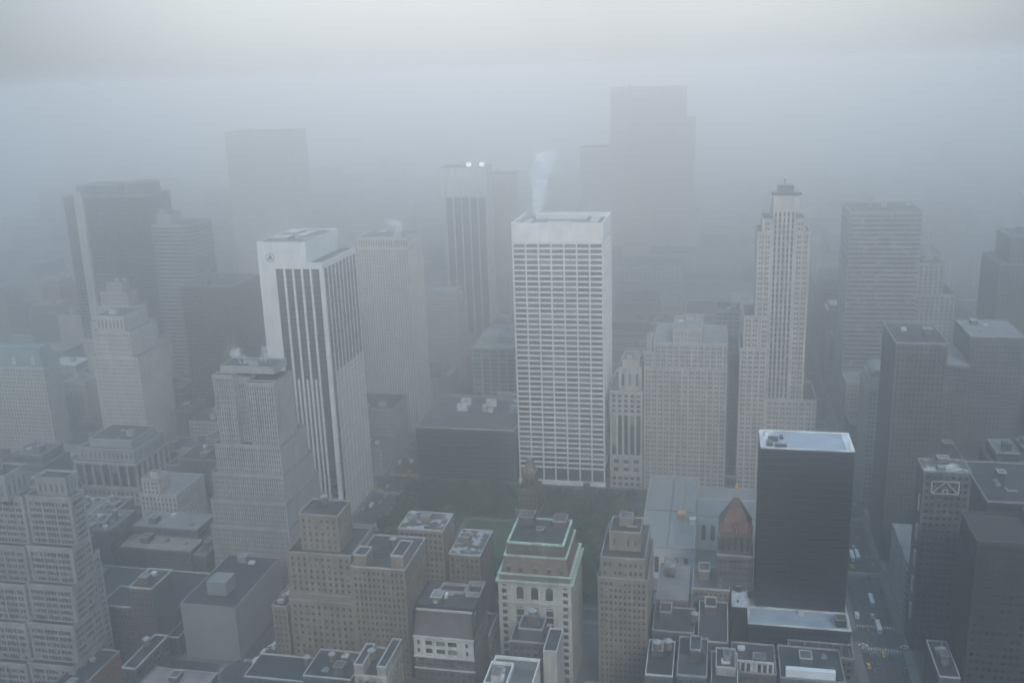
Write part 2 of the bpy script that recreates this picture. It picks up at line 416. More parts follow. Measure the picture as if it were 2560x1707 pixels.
# ================================================================== ground, streets, park
g = MB(); g.quad((-7000, -300, 0), (7000, -300, 0), (7000, 9000, 0), (-7000, 9000, 0))
structure('ground', g, asphalt)
def street_y(k): return 443 + 89 * (k - 39)
def nline(k): return street_y(k) + (15 if k in (42, 34, 57) else 9)
def sline(k): return street_y(k) - (15 if k in (42, 34, 57) else 9)
AVE = [(-1450, -1190), (-1160, -880), (-850, -600), (-570, -270), (-240, 80), (110, 235), (265, 385), (430, 530), (560, 700), (730, 900), (930, 1100)]
bl = MB(); yd = MB()
for (a, b) in AVE:
    for k in range(36, 62):
        y0, y1 = nline(k), sline(k + 1)
        if (a, b) == (-240, 80) and k in (40, 41): continue
        c = 4.0
        x0, x1, yy0, yy1 = a - c, b + c, y0 - 3, y1 + 3
        # chamfered kerb corners
        pts = [(x0 + 2, yy0), (x1 - 2, yy0), (x1, yy0 + 2), (x1, yy1 - 2), (x1 - 2, yy1), (x0 + 2, yy1), (x0, yy1 - 2), (x0, yy0 + 2)]
        kk = len(bl.v)
        bl.v += [(p[0], p[1], 0.14) for p in pts]; bl.f.append(tuple(range(kk, kk + 8))); bl.uv += [(0, 0)] * 8
        for i in range(8):
            p, q = pts[i], pts[(i + 1) % 8]
            bl.quad((p[0], p[1], -0.05), (q[0], q[1], -0.05), (q[0], q[1], 0.14), (p[0], p[1], 0.14))
        yd.quad((a + 1, y0 + 1, 0.145), (b - 1, y0 + 1, 0.145), (b - 1, y1 - 1, 0.145), (a + 1, y1 - 1, 0.145))
# the park and library superblock
bl.box(-244, nline(40) - 3, -0.05, 84, sline(42) + 3, 0.14)
structure('pavement', bl, pave)
structure('courtyard', yd, court)
mk = MB()
def line(x0, y0, x1, y1): mk.quad((x0, y0, 0.006), (x1, y0, 0.006), (x1, y1, 0.006), (x0, y1, 0.006))
for xc in (-255, 95):
    for dxl in (-6.5, -2.2, 2.2, 6.5):
        y = 340
        while y < 1300:
            line(xc + dxl - 0.09, y, xc + dxl + 0.09, y + 3.4); y += 7.5
    for k in range(38, 50):
        for yy in (sline(k) - 4.6, nline(k) + 1.4):
            for i in range(14): line(xc - 10.5 + i * 1.55, yy, xc - 9.8 + i * 1.55, yy + 3.2)
        line(xc - 10.8, sline(k) - 6.2, xc + 10.8, sline(k) - 5.8)
for k in range(38, 50):
    for (a, b) in ((-240, 80), (-570, -270), (110, 235)):
        for xx in (a - 0.6, b - 2.6):
            for i in range(8): line(xx, sline(k) + 3.5 + i * 1.6, xx + 3.0, sline(k) + 4.1 + i * 1.6)
for yy in (708.6, 711.2):
    x = -560
    while x < 230: line(x, yy, x + 3.4, yy + 0.2); x += 7.5
structure('road_markings', mk, paint_white)

lw = MB(); lw.quad((-178, 585, 0.15), (-104, 585, 0.15), (-104, 652, 0.15), (-178, 652, 0.15)); structure('lawn', lw, lawn_m)
pt = MB()
pt.quad((-238, 543, 0.146), (-50, 543, 0.146), (-50, 692, 0.146), (-238, 692, 0.146)); structure('park_ground', pt, M('park_earth', (0.10, 0.095, 0.07), var=0.3, streak=0))
pp = MB()
for (a, b, c, d) in ((-182, 581, -100, 585), (-182, 652, -100, 656), (-182, 585, -178, 652), (-104, 585, -100, 652), (-238, 617, -182, 621), (-100, 617, -52, 621)):
    pp.quad((a, b, 0.155), (c, b, 0.155), (c, d, 0.155), (a, d, 0.155))
structure('park_path', pp, path_m)

# ================================================================== hero buildings
# ---- white grid tower north of the park
def grid_tower():
    x0, x1, y0, y1, z = -154.0, -84.5, 725.0, 783.0, 208.0
    o = ((x0 + x1) / 2, (y0 + y1) / 2, BASE)
    HERO.append((x0, x1, y0, y1))
    r = thing('office_tower', 'white slab tower with a grid of wide windows and steam on its roof', 'skyscraper', o)
    zt, zb, rows, bays = 196.2, 14.6, 43, 7
    core = MB(o)
    core.box(x0 + 1.2, y0 + 1.2, BASE, x1 - 1.2, y1 - 1.2, zt + 2)
    core.build('core_wall', black_panel, r)
    top = MB(o); top.box(x0, y0, zt + 1.6, x1, y1, z)
    top.build('crown_band', white_stone, r)
    W, G = MB(o), MB(o)
    st = S(cw=9.6, ch=(zt - zb) / rows, wf=0.93, hf=0.66, dep=1.1, side=1.4, top=0, bot=0, pd=0.05)
    facade(W, W, G, x1, y0, 0, 1, 1, 0, y1 - y0, zb, zt, st)
    facade(W, W, G, x0, y1, 0, -1, -1, 0, y1 - y0, zb, zt, st)
    W.quad((x1, y1, zb), (x0, y1, zb), (x0, y1, zt), (x1, y1, zt))
    W.build('side_wall', white_stone, r); G.build('side_glass', glass_grey, r, 'stuff')
    sp = MB(); sp.box(x0, y0, 0, x1, y0 + 1.0, 1.35, True)
    spm = None
    ph = (zt - zb) / rows
    for j in range(rows + 1):
        s_ = MB(o); zz = zb + j * ph
        if spm is None:
            s_.box(x0 + 0.05, y0 + 0.06, BASE - 0.68, x1 - 0.05, y0 + 1.1, BASE + 0.68, True); spm = s_.mesh('spandrel', white_stone)
        link_mesh('spandrel', spm, r, (0, 0, zz - o[2]))
    link_mesh('spandrel', spm, r, (0, 0, zt + 1.1 - o[2] + 0.35))
    pm = MB(o); bw = (x1 - x0 - 1.3) / bays
    pm.box(x0, y0, BASE, x0 + 1.1, y0 + 1.15, zt + 1.6, True); pm = pm.mesh('pier', white_stone)
    for i in range(bays + 1): link_mesh('pier', pm, r, (i * (x1 - x0 - 1.1) / bays, 0, 0))
    R_ = random.Random(3)
    for j in range(rows):
        for i in range(bays):
            put_window(r, x0 + 0.55 + (i + 0.5) * (x1 - x0 - 1.1) / bays, y0 + 0.75, zb + (j + 0.5) * ph, (x1 - x0 - 1.1) / bays - 1.1, ph - 1.36, 4, dark_metal, R_)
    R_ = random.Random(4)
    for i in range(bays):     # tall lobby windows
        put_window(r, x0 + 0.55 + (i + 0.5) * (x1 - x0 - 1.1) / bays, y0 + 0.75, 8.7, (x1 - x0 - 1.1) / bays - 1.1, 10.2, 2, dark_metal, R_)
    b = MB(o); b.box(x0 - 0.3, y0 - 0.8, BASE, x1 + 0.3, y0 + 1.05, 3.4); b.build('base_band', white_stone, r)
    rf = MB(o); rf.quad((x0 + 1, y0 + 1, z - 3.5), (x1 - 1, y0 + 1, z - 3.5), (x1 - 1, y1 - 1, z - 3.5), (x0 + 1, y1 - 1, z - 3.5))
    # hollow crown: parapet ring above the sunken roof
    ring = MB(o); ring.ring(x0 - 0.02, y0 - 0.02, x1 + 0.02, y1 + 0.02, z, z + 3.6, 1.0); ring.build('parapet', white_stone, r)
    rr = MB(o); rr.quad((x0 + 1, y0 + 1, z + 0.02), (x1 - 1, y0 + 1, z + 0.02), (x1 - 1, y1 - 1, z + 0.02), (x0 + 1, y1 - 1, z + 0.02)); rr.build('roof', tar_light, r)
    for (a, b_, c, d, h) in ((-140, 748, -100, 770, 3.2), (-148, 735, -142, 760, 2.0), (-97, 740, -90, 765, 2.4), (-128, 735, -112, 742, 2.5)):
        m = MB(o); m.box(a, b_, z + 0.02, c, d, z + h); m.build('cooling_plant', PAINT('plant_grey', (0.3, 0.3, 0.3)), r)
    return r
grid_tower()

# ---- striped tower with the round emblem
def emblem_tower():
    x0, x1, y0, y1, z = -318.0, -270.0, 633.0, 698.0, 197.0
    xm = -281.5
    o = ((x0 + x1) / 2, (y0 + y1) / 2, BASE); HERO.append((x0, x1, y0, y1))
    r = thing('office_tower', 'dark glass tower with white piers and a round bell emblem on its top band', 'skyscraper', o)
    m = MB(o); m.box(x0, y0 + 1.5, BASE, x1 - 1.5, y1, z - 1.0); m.build('core_wall', black_panel, r)
    w = MB(o); w.box(x0, y0, BASE, x0 + 12.6, y0 + 1.5, z - 0.05); w.build('blank_wall', white_marble, r)
    wt = MB(o); wt.box(x0 + 12.6, y0, z - 3.6, x1, y0 + 1.49, z - 0.05); wt.box(x1 - 1.49, y0 + 1.49, z - 3.6, x1, y1, z - 0.05); wt.build('top_band', white_marble, r)
    c = MB(o); c.box(x1 - 2.6, y0 - 0.25, BASE, x1 + 0.25, y0 + 2.4, z - 3.6); c.build('corner_pier', white_marble, r)
    # south glass strips and piers
    n = 5; a, b = x0 + 12.6, x1 - 2.6
    bw = (b - a) / n
    st_ = S(cw=bw, ch=3.9, wf=0.985, hf=0.62, dep=0.5, side=0.02, top=0, bot=0, sd=0.3, pd=0.0)
    for i in range(n):
        W, G = MB(o), MB(o)
        facade(W, W, G, a + i * bw, y0 + 0.75, 1, 0, 0, -1, bw, BASE, z - 3.6, st_)
        s_ = G.build('window_strip', glass_dark, r, 'stuff')
        W.build('spandrel', PAINT('bronze_panel', (0.035, 0.037, 0.042), 0.35), s_, 'stuff')
        if i:
            p = MB(o); p.box(a + i * bw - 0.75, y0 - 0.3, BASE, a + i * bw + 0.75, y0 + 0.9, z - 3.6); p.build('pier', white_marble, r)
        if 0 < i < 4:
            p = MB(o); p.box(a + (i + 0.5) * bw - 0.7, y0 - 0.25, BASE, a + (i + 0.5) * bw + 0.7, y0 + 0.9, 112); p.build('pier', white_marble, r)
    # east side
    n = 9; a, b = y0 + 2.4, y1
    bw = (b - a) / n
    for i in range(n):
        W, G = MB(o), MB(o)
        facade(W, W, G, x1 - 0.1, a + i * bw, 0, 1, 1, 0, bw, BASE, z - 3.6, dict(st_, cw=bw, dep=0.12, sd=0.05))
        s_ = G.build('window_strip', glass_dark, r, 'stuff')
        W.build('spandrel', PAINT('bronze_panel', (0.035, 0.037, 0.042), 0.35), s_, 'stuff')
        p = MB(o); yy = a + (i + 1) * bw
        p.box(x1 - 0.9, yy - 0.7, BASE, x1 + 0.25, yy + 0.2, z - 3.6); p.build('pier', white_marble, r)
        if i > 0:
            for q in (0.33, 0.66):
                p = MB(o); yy = a + (i + q) * bw
                p.box(x1 - 0.9, yy - 0.25, BASE, x1 + 0.12, yy + 0.2, 116); p.build('pier', white_marble, r)
    # penthouse block flush with the south front
    ph = MB(o); ph.box(x0, y0, z, xm, y1 - 4, z + 14.5); ph.build('penthouse', white_marble, r)
    rf = MB(o); rf.quad((x0 + .4, y0 + .4, z + 14.55), (xm - .4, y0 + .4, z + 14.55), (xm - .4, y1 - 4.4, z + 14.55), (x0 + .4, y1 - 4.4, z + 14.55)); rf.build('roof', tar_light, r)
    rn = MB(o); rn.ring(x0 - .05, y0 - .05, xm + .05, y1 - 3.95, z + 14.5, z + 15.5, 0.5); rn.build('parapet', white_marble, r)
    rf = MB(o); rf.quad((xm, y0, z), (x1, y0, z), (x1, y1, z), (xm, y1, z)); rf.build('roof', tar, r)
    rn = MB(o); rn.box(xm, y0 - .05, z - .05, x1 + .1, y0 + .5, z + 1.2); rn.box(x1 - .4, y0 + .5, z - .05, x1 + .1, y1, z + 1.2); rn.build('parapet', white_marble, r)
    for (q0, q1, q2, q3, h) in ((-312, 645, -300, 655, 2.2), (-296, 650, -288, 672, 2.8), (-313, 668, -302, 684, 2.0), (-286.5, 640, -284, 660, 1.6)):
        u = MB(o); u.box(q0, q1, z + 14.5, q2, q3, z + 14.5 + h); u.build('cooling_plant', PAINT('plant_grey', (0.3, 0.3, 0.3)), r)
    # emblem: ring and bell
    em = MB(o); cx, cz, R = x0 + 9.5, z + 4.6, 3.3
    N = 28
    def seg(r0, r1, a0, a1, yy):
        p = lambda rr, aa: (cx + rr * math.cos(aa), yy, cz + rr * math.sin(aa))
        em.quad(p(r0, a0), p(r1, a0), p(r1, a1), p(r0, a1))
    for i in range(N): seg(R - 0.55, R, 2 * math.pi * i / N, 2 * math.pi * (i + 1) / N, y0 - 0.12)
    prof = [(-1.3, 2.0), (-0.9, 1.75), (-0.2, 1.25), (0.6, 1.05), (1.2, 0.8), (1.6, 0.35)]
    for (z_a, w_a), (z_b, w_b) in zip(prof[:-1], prof[1:]):
        em.quad((cx - w_a, y0 - 0.12, cz + z_a), (cx + w_a, y0 - 0.12, cz + z_a), (cx + w_b, y0 - 0.12, cz + z_b), (cx - w_b, y0 - 0.12, cz + z_b))
    em.quad((cx - .4, y0 - .12, cz - 1.8), (cx + .4, y0 - .12, cz - 1.8), (cx + .4, y0 - .12, cz - 1.45), (cx - .4, y0 - .12, cz - 1.45))
    em.build('bell_emblem', PAINT('emblem_blue', (0.07, 0.10, 0.14)), r)
    # low plaza block in front
    return r
emblem_tower()

FIN = lambda cw, wf=0.5, dep=0.6, ch=3.8, hf=0.55: S(cw=cw, ch=ch, wf=wf, hf=hf, dep=dep, side=0.6, top=1.5, bot=0.5, sd=0.35, pd=0.25)

building('office_tower', 'pale tower of close white fins just right of the emblem tower, steam on its roof',
         [(-318, -270, 828, 870, 0, 174, FIN(2.4, 0.5)), (-318, -270, 828, 870, 174, 183, S(cw=2.4, ch=8, wf=0.55, hf=0.8, dep=0.6, top=1.5, bot=1.0, side=0.6))],
         pale_lime, glass_grey, roof=tar_light, cop=coping_m, span=grey_stone, cat='skyscraper', units=5)
building('office_block', 'low dark slab with fine stripes at the foot of the finned tower', [(-318, -271, 760, 800, 0, 46, FIN(2.0))], grey_stone, glass_grey, cop=coping_dim, units=2)
building('office_tower', 'hazy dark tower with five widely spaced white stripes left of the white grid tower',
         [(-320, -268, 1128, 1160, 0, 182, S(cw=9.8, ch=3.9, wf=0.84, hf=0.55, dep=0.8, side=1.4, top=0.5, bot=0.5, sd=0.6, pd=0.9)),
          (-320, -268, 1128, 1160, 182, 216, 'blank')],
         M('pale_striped_cladding', (0.48, 0.475, 0.455), var=0.1), glass_grey, cop=coping_dim, span=dark_stone, cat='skyscraper')
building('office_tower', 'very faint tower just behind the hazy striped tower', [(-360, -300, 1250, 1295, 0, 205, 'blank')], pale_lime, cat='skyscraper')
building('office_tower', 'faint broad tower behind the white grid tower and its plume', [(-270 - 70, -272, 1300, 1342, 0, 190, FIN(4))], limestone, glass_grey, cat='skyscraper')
building('office_tower', 'tallest stepped slab fading in the haze above and right of the white grid tower',
         [(-205, -30, 1431, 1475, 0, 120, FIN(3.2)), (-200, -36, 1433, 1472, 120, 214, FIN(3.2)), (-155, -36, 1434, 1470, 214, 252, FIN(3.2)), (-155, -49, 1436, 1468, 252, 296, FIN(3.2))],
         pale_lime, glass_grey, cop=coping_dim, span=limestone, cat='skyscraper')
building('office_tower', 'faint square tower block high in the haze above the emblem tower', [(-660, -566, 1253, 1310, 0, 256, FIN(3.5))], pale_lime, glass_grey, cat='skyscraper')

# ---- left background
r_ = building('office_tower', 'dark tower in the haze at upper left with a pale vertical pier and notched top',
         [(-660, -567, 897, 945, 0, 214, FIN(3.0, 0.7)), (-645, -600, 900, 940, 214, 224, 'blank'), (-590, -568, 900, 930, 214, 226, 'blank')],
         dark_stone, glass_dark, cat='skyscraper', units=0)
p_ = MB(tuple(r_.location)); p_.box(-645, 893, BASE, -636, 897.2, 219); p_.build('pale_pier', limestone, r_)
building('office_block', 'hazy slab with fine horizontal bands right of the dark upper left tower', [(-566, -523, 900, 945, 0, 184, S(cw=3, ch=4.2, wf=0.96, hf=0.5, dep=0.3, side=0.4, pd=0.0)), (-560, -545, 902, 925, 184, 195, 'blank')], grey_stone, glass_dark, cop=coping_dim, cat='skyscraper')
building('office_block', 'dark flat topped block in the haze beside the steaming striped building', [(-488, -436, 810, 870, 0, 141, FIN(3))], soot_brick, glass_dark)
building('stepped_tower', 'hazy wedding cake tower with a round cap behind the pale slim tower',
         [(-640, -560, 870, 920, 0, 70), (-632, -572, 873, 915, 70, 88), (-626, -580, 876, 912, 88, 104), (-621, -590, 880, 908, 104, 118), (-615, -598, 884, 904, 118, 127)], limestone, glass, cop=coping_m)
building('slim_tower', 'slim pale brick tower with pale buttressed corners at left among low roofs',
         [(-529, -486, 727, 775, 0, 96, S(2.4, 3.7, 0.45, 0.5)), (-527, -492, 729, 770, 96, 118, S(2.4, 3.7, 0.45, 0.5)), (-524, -497, 731, 765, 118, 131, S(3.4, 9, 0.4, 0.7))],
         pale_lime, glass, cop=coping_m, units=2)
gh = building('hotel', 'pale hotel with dull green mansard roof at far left', [(-640, -580, 727, 750, 0, 84, S(3, 3.8, 0.45, 0.55))], limestone, glass, cop=coping_m, units=0)
m = MB(tuple(gh.location)); m.taper(-640, 727, -580, 750, 84.9, -635, 732, -585, 745, 101); m.build('mansard_roof', M('dull_copper', (0.17, 0.235, 0.215), var=.2), gh)
for xx in (-628, -609, -590):
    m = MB(tuple(gh.location)); m.box(xx - 2, 727.6, 85, xx + 2, 733, 92); m.taper(xx - 2.3, 727.2, xx + 2.3, 733, 92, xx - .3, 729, xx + .3, 733, 95); m.build('dormer', copper, gh)
cb = building('columned_hall', 'low grey block with a colonnade of tall piers and three roof ledges at left',
         [(-498, -443, 641, 690, 0, 14, S(4, 5, 0.5, 0.5)), (-498, -443, 641, 690, 14, 35, S(7.6, 19, 0.78, 0.92, dep=1.4, side=1.0, top=0.8, bot=0.8, pd=0.3)), (-495, -446, 645, 688, 35, 45, S(4, 8, 0.4, 0.5)), (-488, -450, 650, 684, 45, 51, 'blank')],
         grey_stone, glass, cop=coping_m, units=3)
building('corner_building', 'ornate pale corner building with domed turret left of the striped stepped building',
         [(-415, -385, 600, 640, 0, 30, S(3, 4, 0.5, 0.6)), (-412, -398, 600, 615, 30, 42, S(3, 4, 0.5, 0.6))], pale_lime, glass, cop=coping_m, roof=gravel)
building('low_building', 'flat pale roofed low building before the ornate corner building', [(-400, -350, 565, 590, 0, 22)], soot_brick, glass, roof=gravel, cop=coping_dim)
building('low_building', 'dark low building with a tan roof left of the striped stepped building', [(-398, -345, 545, 563, 0, 16)], soot_brick, glass, roof=M('tan_roof', (0.30, 0.26, 0.22), streak=0), cop=coping_dim)

# ---- striped stepped building
FS = S(cw=1.55, ch=3.6, wf=0.5, hf=0.55, dep=0.5, side=0.5, top=1.4, bot=0.3, sd=0.3, pd=0.12)
r_ = building('stepped_office_building', 'grey stepped office building of fine vertical stripes before the emblem tower',
         [(-324, -268.5, 539.6, 598, 0, 40, FS), (-322, -268.8, 540, 594, 40, 58, FS), (-319, -269.2, 540.4, 588, 58, 77, FS),
          (-315, -269.6, 540.8, 581, 77, 97, FS), (-311, -270, 546.5, 569, 97, 138, FS), (-311, -297, 541, 546.3, 97, 143, FS), (-288.5, -270, 541, 546.3, 97, 138.5, FS), (-297.2, -288.3, 546.3, 569, 138.9, 140.5, 'blank'),
          (-309, -272, 548, 567, 143, 147, 'blank')],
         M('grey_brick', (0.33, 0.33, 0.32), var=0.1), glass, cop=coping_dim, roof=tar, units=4)

# ---- beige stepped block at the left edge
BS = S(cw=1.95, ch=3.75, wf=0.66, hf=0.58, dep=0.22, side=1.4, top=1.7, bot=0.3, pd=0.1, sd=0.0, group=4)
bt = [(-357, -330, 399, 429, 0, 24), (-357, -330, 403.5, 429, 24, 45.5), (-357, -330, 408, 429, 45.5, 66), (-357, -330, 412.5, 429, 66, 86), (-357, -330, 417.5, 429, 86, 112.7)]
bt2 = [(-410, -352, 388, 428, 0, 20), (-410, -352, 390, 428, 20, 42), (-410, -351, 394, 428, 42, 64), (-410, -350, 398, 428, 64, 90), (-405, -346, 401, 428, 90, 114),
       (-330, -322, 428, 450, 0, 72), (-372, -345, 418, 428.5, 114, 128, S(4, 12, 0.4, 0.7)), (-405, -349, 407, 418, 114, 124, S(5, 9, 0.35, 0.6)), (-330, -326, 412, 428, 0, 50)]
building('stepped_apartment_block', 'big beige stepped block of small windows in the left foreground',
         [(-410, -357.3, a[2] - 2, a[3], a[4], a[5], BS) for a in bt] +
         [(a[0], a[1], a[2], a[3], a[4], a[5], BS) for a in bt] +
         [(-342, -330.2, 428, 434.5, 0, 74, BS), (-352, -334, 421, 431, 112.7, 122, S(3.2, 7, 0.3, 0.6)),
          (-405, -362, 411, 428, 112.7, 126, S(4, 9, 0.35, 0.6, top=2.5))],
         M('weathered_beige_brick', (0.285, 0.28, 0.265), var=0.1), glass, roof=tar, cop=M('beige_band', (0.30, 0.295, 0.28), streak=0.1), units=4, par=1.2)

# ---- blank box with ribbed side
r_ = building('windowless_hall', 'pale windowless box building with a ribbed side wall beside the avenue, lower left',
         [(-297, -263, 452.5, 512, 0, 34.5, 'blank')], M('pale_panel', (0.235, 0.235, 0.23), var=0.06, streak=0.1), roof=tar, cop=coping_dim, units=2, par=0.5)
m = MB(tuple(r_.location)); m.box(-286, 464, 34.6, -274, 476, 43); pb = m.build('bulkhead', M('pale_panel', (0.235, 0.235, 0.23)), r_)
rb = MB(tuple(r_.location)); rb.box(-263.0, 0, 3, -262.75, 0.5, 34); rb.o = (r_.location[0], 0, BASE)
rbm = rb.mesh('rib', M('pale_panel', (0.235, 0.235, 0.23)))
for i in range(42): link_mesh('rib', rbm, r_, (0, 453.5 + i * 1.4 - r_.location[1], 0))
building('loft_building', 'dark loft with a pale coped stair tower left of the windowless box',
         [(-345, -324, 446, 468, 0, 33, S(2.4, 3.6, .45, .5)), (-324, -309.5, 446, 468, 0, 46, S(2.4, 3.6, .35, .4))], soot_brick, glass_dark, cop=coping_m, units=2)
building('low_building', 'low reddish brown side wall rising at the bottom edge left of the windowless box', [(-336, -318.7, 383, 423, 0, 20, S(3.4, 4, .3, .35))], red_brick, glass_dark, cop=coping_dim, units=2)
building('low_building', 'low building with a dusty pink roof at the bottom edge below the windowless box', [(-290, -254, 392, 412, 0, 20)], soot_brick, glass, roof=M('pinkish_roof', (0.24, 0.20, 0.195), streak=0), cop=coping_dim, units=2)
building('garage_block', 'dark lower block with a pale rear parapet behind the windowless box', [(-400, -310, 470, 512, 0, 20)], soot_brick, glass_dark, cop=coping_m)

# ---- brown block by the avenue
building('office_block', 'brown brick block with square punched windows and rooftop tank house beside Sixth avenue traffic',
         [(-229, -191, 452, 492, 0, 43, S(3.6, 4.0, 0.42, 0.48)), (-229, -191, 452.6, 490, 43, 47, 'blank'), (-228.3, -191.4, 454, 488, 47, 71, S(3.6, 3.9, 0.42, 0.5)), (-221.5, -199, 458, 478, 71, 92, S(3.7, 4.1, 0.4, 0.45))],
         tan_brick, glass, cop=coping_dim, units=0)
building('office_block', 'tan shorter block joined to the right of the brown block, roof ringed by pale turrets',
         [(-191, -160.5, 452, 490, 0, 66, S(2.6, 3.8, 0.5, 0.5)), (-189, -182, 452, 462, 66, 73, 'blank'), (-168, -161, 452, 470, 66, 74, 'blank')], tan_brick, glass, cop=coping_m, units=3)
building('office_block', 'brown loft building with patched white roof below the park left of centre',
         [(-180, -152.6, 500, 523, 0, 66, S(3, 3.8, 0.6, 0.5))], tan_brick, glass, roof=patched, cop=coping_m, units=3)
building('office_block', 'small block with bright white roof patch below the park', [(-147, -128.5, 490, 522, 0, 57)], brown_brick, glass, roof=patched, cop=coping_m, units=2)

# ---- green copper building
def copper_building():
    x0, x1, y0, y1 = -109.5, -70.8, 452.0, 492.0
    o = ((x0 + x1) / 2, (y0 + y1) / 2, BASE); HERO.append((x0, x1, y0, y1))
    r = thing('corner_office_building', 'cream stone building with green copper cornices, arched windows and stepped mansard roof', 'building', o)
    zc = 64.5
    m = MB(o)
    wx = [(-106.4, 2.6), (-98.0, 3.9), (-90.2, 3.9), (-82.4, 3.9), (-74.0, 2.6)]
    # front wall built as piers between five window bays
    edges = [x0] + [v for (c, w) in wx for v in (c - w / 2, c + w / 2)] + [x1]
    for i in range(0, len(edges), 2):
        m.box(edges[i], y0, BASE, edges[i + 1], y0 + 1.2, zc)
    m.box(x0, y0 + 1.2, BASE, x0 + 1, y1, zc); m.box(x1 - 0.5, y0 + 1.2, BASE, x1, y1, zc)
    m.build('wall', pale_lime, r)
    bk = MB(o); bk.box(x0 + 1, y0 + 1.0, BASE, x1 - .5, y1, zc - .1); bk.build('inner_wall', dark_stone, r)
    # belt courses and spandrels
    sp = MB(o)
    for zz, h in ((51.6, 1.0), (10.0, 1.2), (62.8, 1.7)): sp.box(x0 - 0.3, y0 - 0.35, zz, x1 + 0.3, y0 + 1.15, zz + h)
    sp.build('belt_course', coping_m, r)
    sps = MB(o)
    for (c, w) in (wx[0], wx[4]):
        for k in range(12): sps.box(c - w / 2, y0 + 0.3, 12 + k * 4.1 + 2.6, c + w / 2, y0 + 1.1, 12 + k * 4.1 + 4.1)
    for (c, w) in wx[1:4]:
        sps.box(c - w / 2, y0 + 0.2, 49.8, c + w / 2, y0 + 1.1, 54.2)
        for k in range(9): sps.box(c - w / 2, y0 + 0.75, 12 + k * 4.1 + 3.3, c + w / 2, y0 + 1.1, 12 + k * 4.1 + 4.1)
    sps.build('spandrel', pale_lime, r, 'stuff')
    R_ = random.Random(5)
    for (c, w) in (wx[0], wx[4]):
        for k in range(12): put_window(r, c, y0 + 0.85, 12 + k * 4.1 + 1.3, w, 2.6, 1, dark_metal, R_)
    for (c, w) in wx[1:4]:
        for k in range(9): put_window(r, c, y0 + 0.9, 12 + k * 4.1 + 1.65, w, 3.3, 2, dark_metal, R_)
        put_window(r, c, y0 + 0.9, 57.0, w, 5.6, 2, dark_metal, R_)
        # arch head over the top window
        a = MB(o); N = 8
        for i in range(N):
            a0, a1 = math.pi * i / N, math.pi * (i + 1) / N
            p0 = (c + w / 2 * math.cos(a0), 59.8 + w / 2 * math.sin(a0)); p1 = (c + w / 2 * math.cos(a1), 59.8 + w / 2 * math.sin(a1))
            a.quad((p0[0], y0 + .25, p0[1]), (p1[0], y0 + .25, p1[1]), (p1[0], y0 + .25, 62.8), (p0[0], y0 + .25, 62.8))
            a.quad((p0[0], y0 + .25, p0[1]), (p1[0], y0 + .25, p1[1]), (p1[0], y0 + 1.1, p1[1]), (p0[0], y0 + 1.1, p0[1]))
        a.build('arch', pale_lime, r)
    for c in (-102.2, -94.1, -86.3, -78.2):
        p = MB(o); p.box(c - 1.0, y0 - 0.4, 12, c - 0.1, y0 + .05, 50); p.box(c + .5, y0 - .4, 12, c + 1.4, y0 + .05, 50); p.build('pilaster', pale_lime, r)
    E, G = MB(o), MB(o)
    facade(E, E, G, x1 + 0.02, y0 + 1.3, 0, 1, 1, 0, y1 - y0 - 1.3, 11, zc, S(3, 4.1, 0.5, 0.6))
    facade(E, E, G, x0 - 0.02, y1, 0, -1, -1, 0, y1 - y0 - 1.3, 11, zc, S(3, 4.1, 0.5, 0.6))
    E.build('side_wall', limestone, r); G.build('side_glass', glass, r, 'stuff')
    def cornice(a0, a1, b0, b1, zz, h, pr):
        c = MB(o); c.ring(a0 - pr, b0 - pr, a1 + pr, b1 + pr, zz, zz + h, pr + 0.6)
        c.ring(a0 - pr * .5, b0 - pr * .5, a1 + pr * .5, b1 + pr * .5, zz - h * .7, zz, pr * .5 + .5)
        c.build('copper_cornice', copper, r)
    cornice(x0, x1, y0, y1, zc, 0.55, 1.3)
    rf = MB(o); rf.quad((x0, y0, zc + .2), (x1, y0, zc + .2), (x1, y1, zc + .2), (x0, y1, zc + .2)); rf.build('roof', tar, r)
    cornice(x0 + .6, x1 - .6, y0 + .8, y1 - .8, zc + 3.6, 0.5, 0.9)
    b = MB(o); b.box(x0 + .6, y0 + .8, zc + .2, x1 - .6, y1 - .8, zc + 3.7); b.build('attic', brown_brick, r)
    # mansard storeys
    m1 = MB(o); m1.taper(x0 + 1.5, y0 + 1.8, x1 - 1.5, y1 - 1.8, zc + 4.1, x0 + 3, y0 + 4, x1 - 3, y1 - 3, zc + 12.6); m1.build('mansard_roof', M('brown_tile', (0.17, 0.12, 0.10), var=0.2, scale=.4), r)
    cornice(x0 + 3, x1 - 3, y0 + 4, y1 - 3, zc + 12.6, 0.6, 0.6)
    m2 = MB(o); m2.taper(x0 + 3.8, y0 + 4.8, x1 - 3.8, y1 - 3.8, zc + 13.2, x0 + 4.6, y0 + 6, x1 - 4.6, y1 - 4.4, zc + 19); m2.build('mansard_roof', slate, r)
    cornice(x0 + 4.6, x1 - 4.6, y0 + 6, y1 - 4.4, zc + 19, 0.7, 0.6)
    rf = MB(o); rf.quad((x0 + 4.8, y0 + 6.2, zc + 19.1), (x1 - 4.8, y0 + 6.2, zc + 19.1), (x1 - 4.8, y1 - 4.6, zc + 19.1), (x0 + 4.8, y1 - 4.6, zc + 19.1)); rf.build('roof', tar, r)
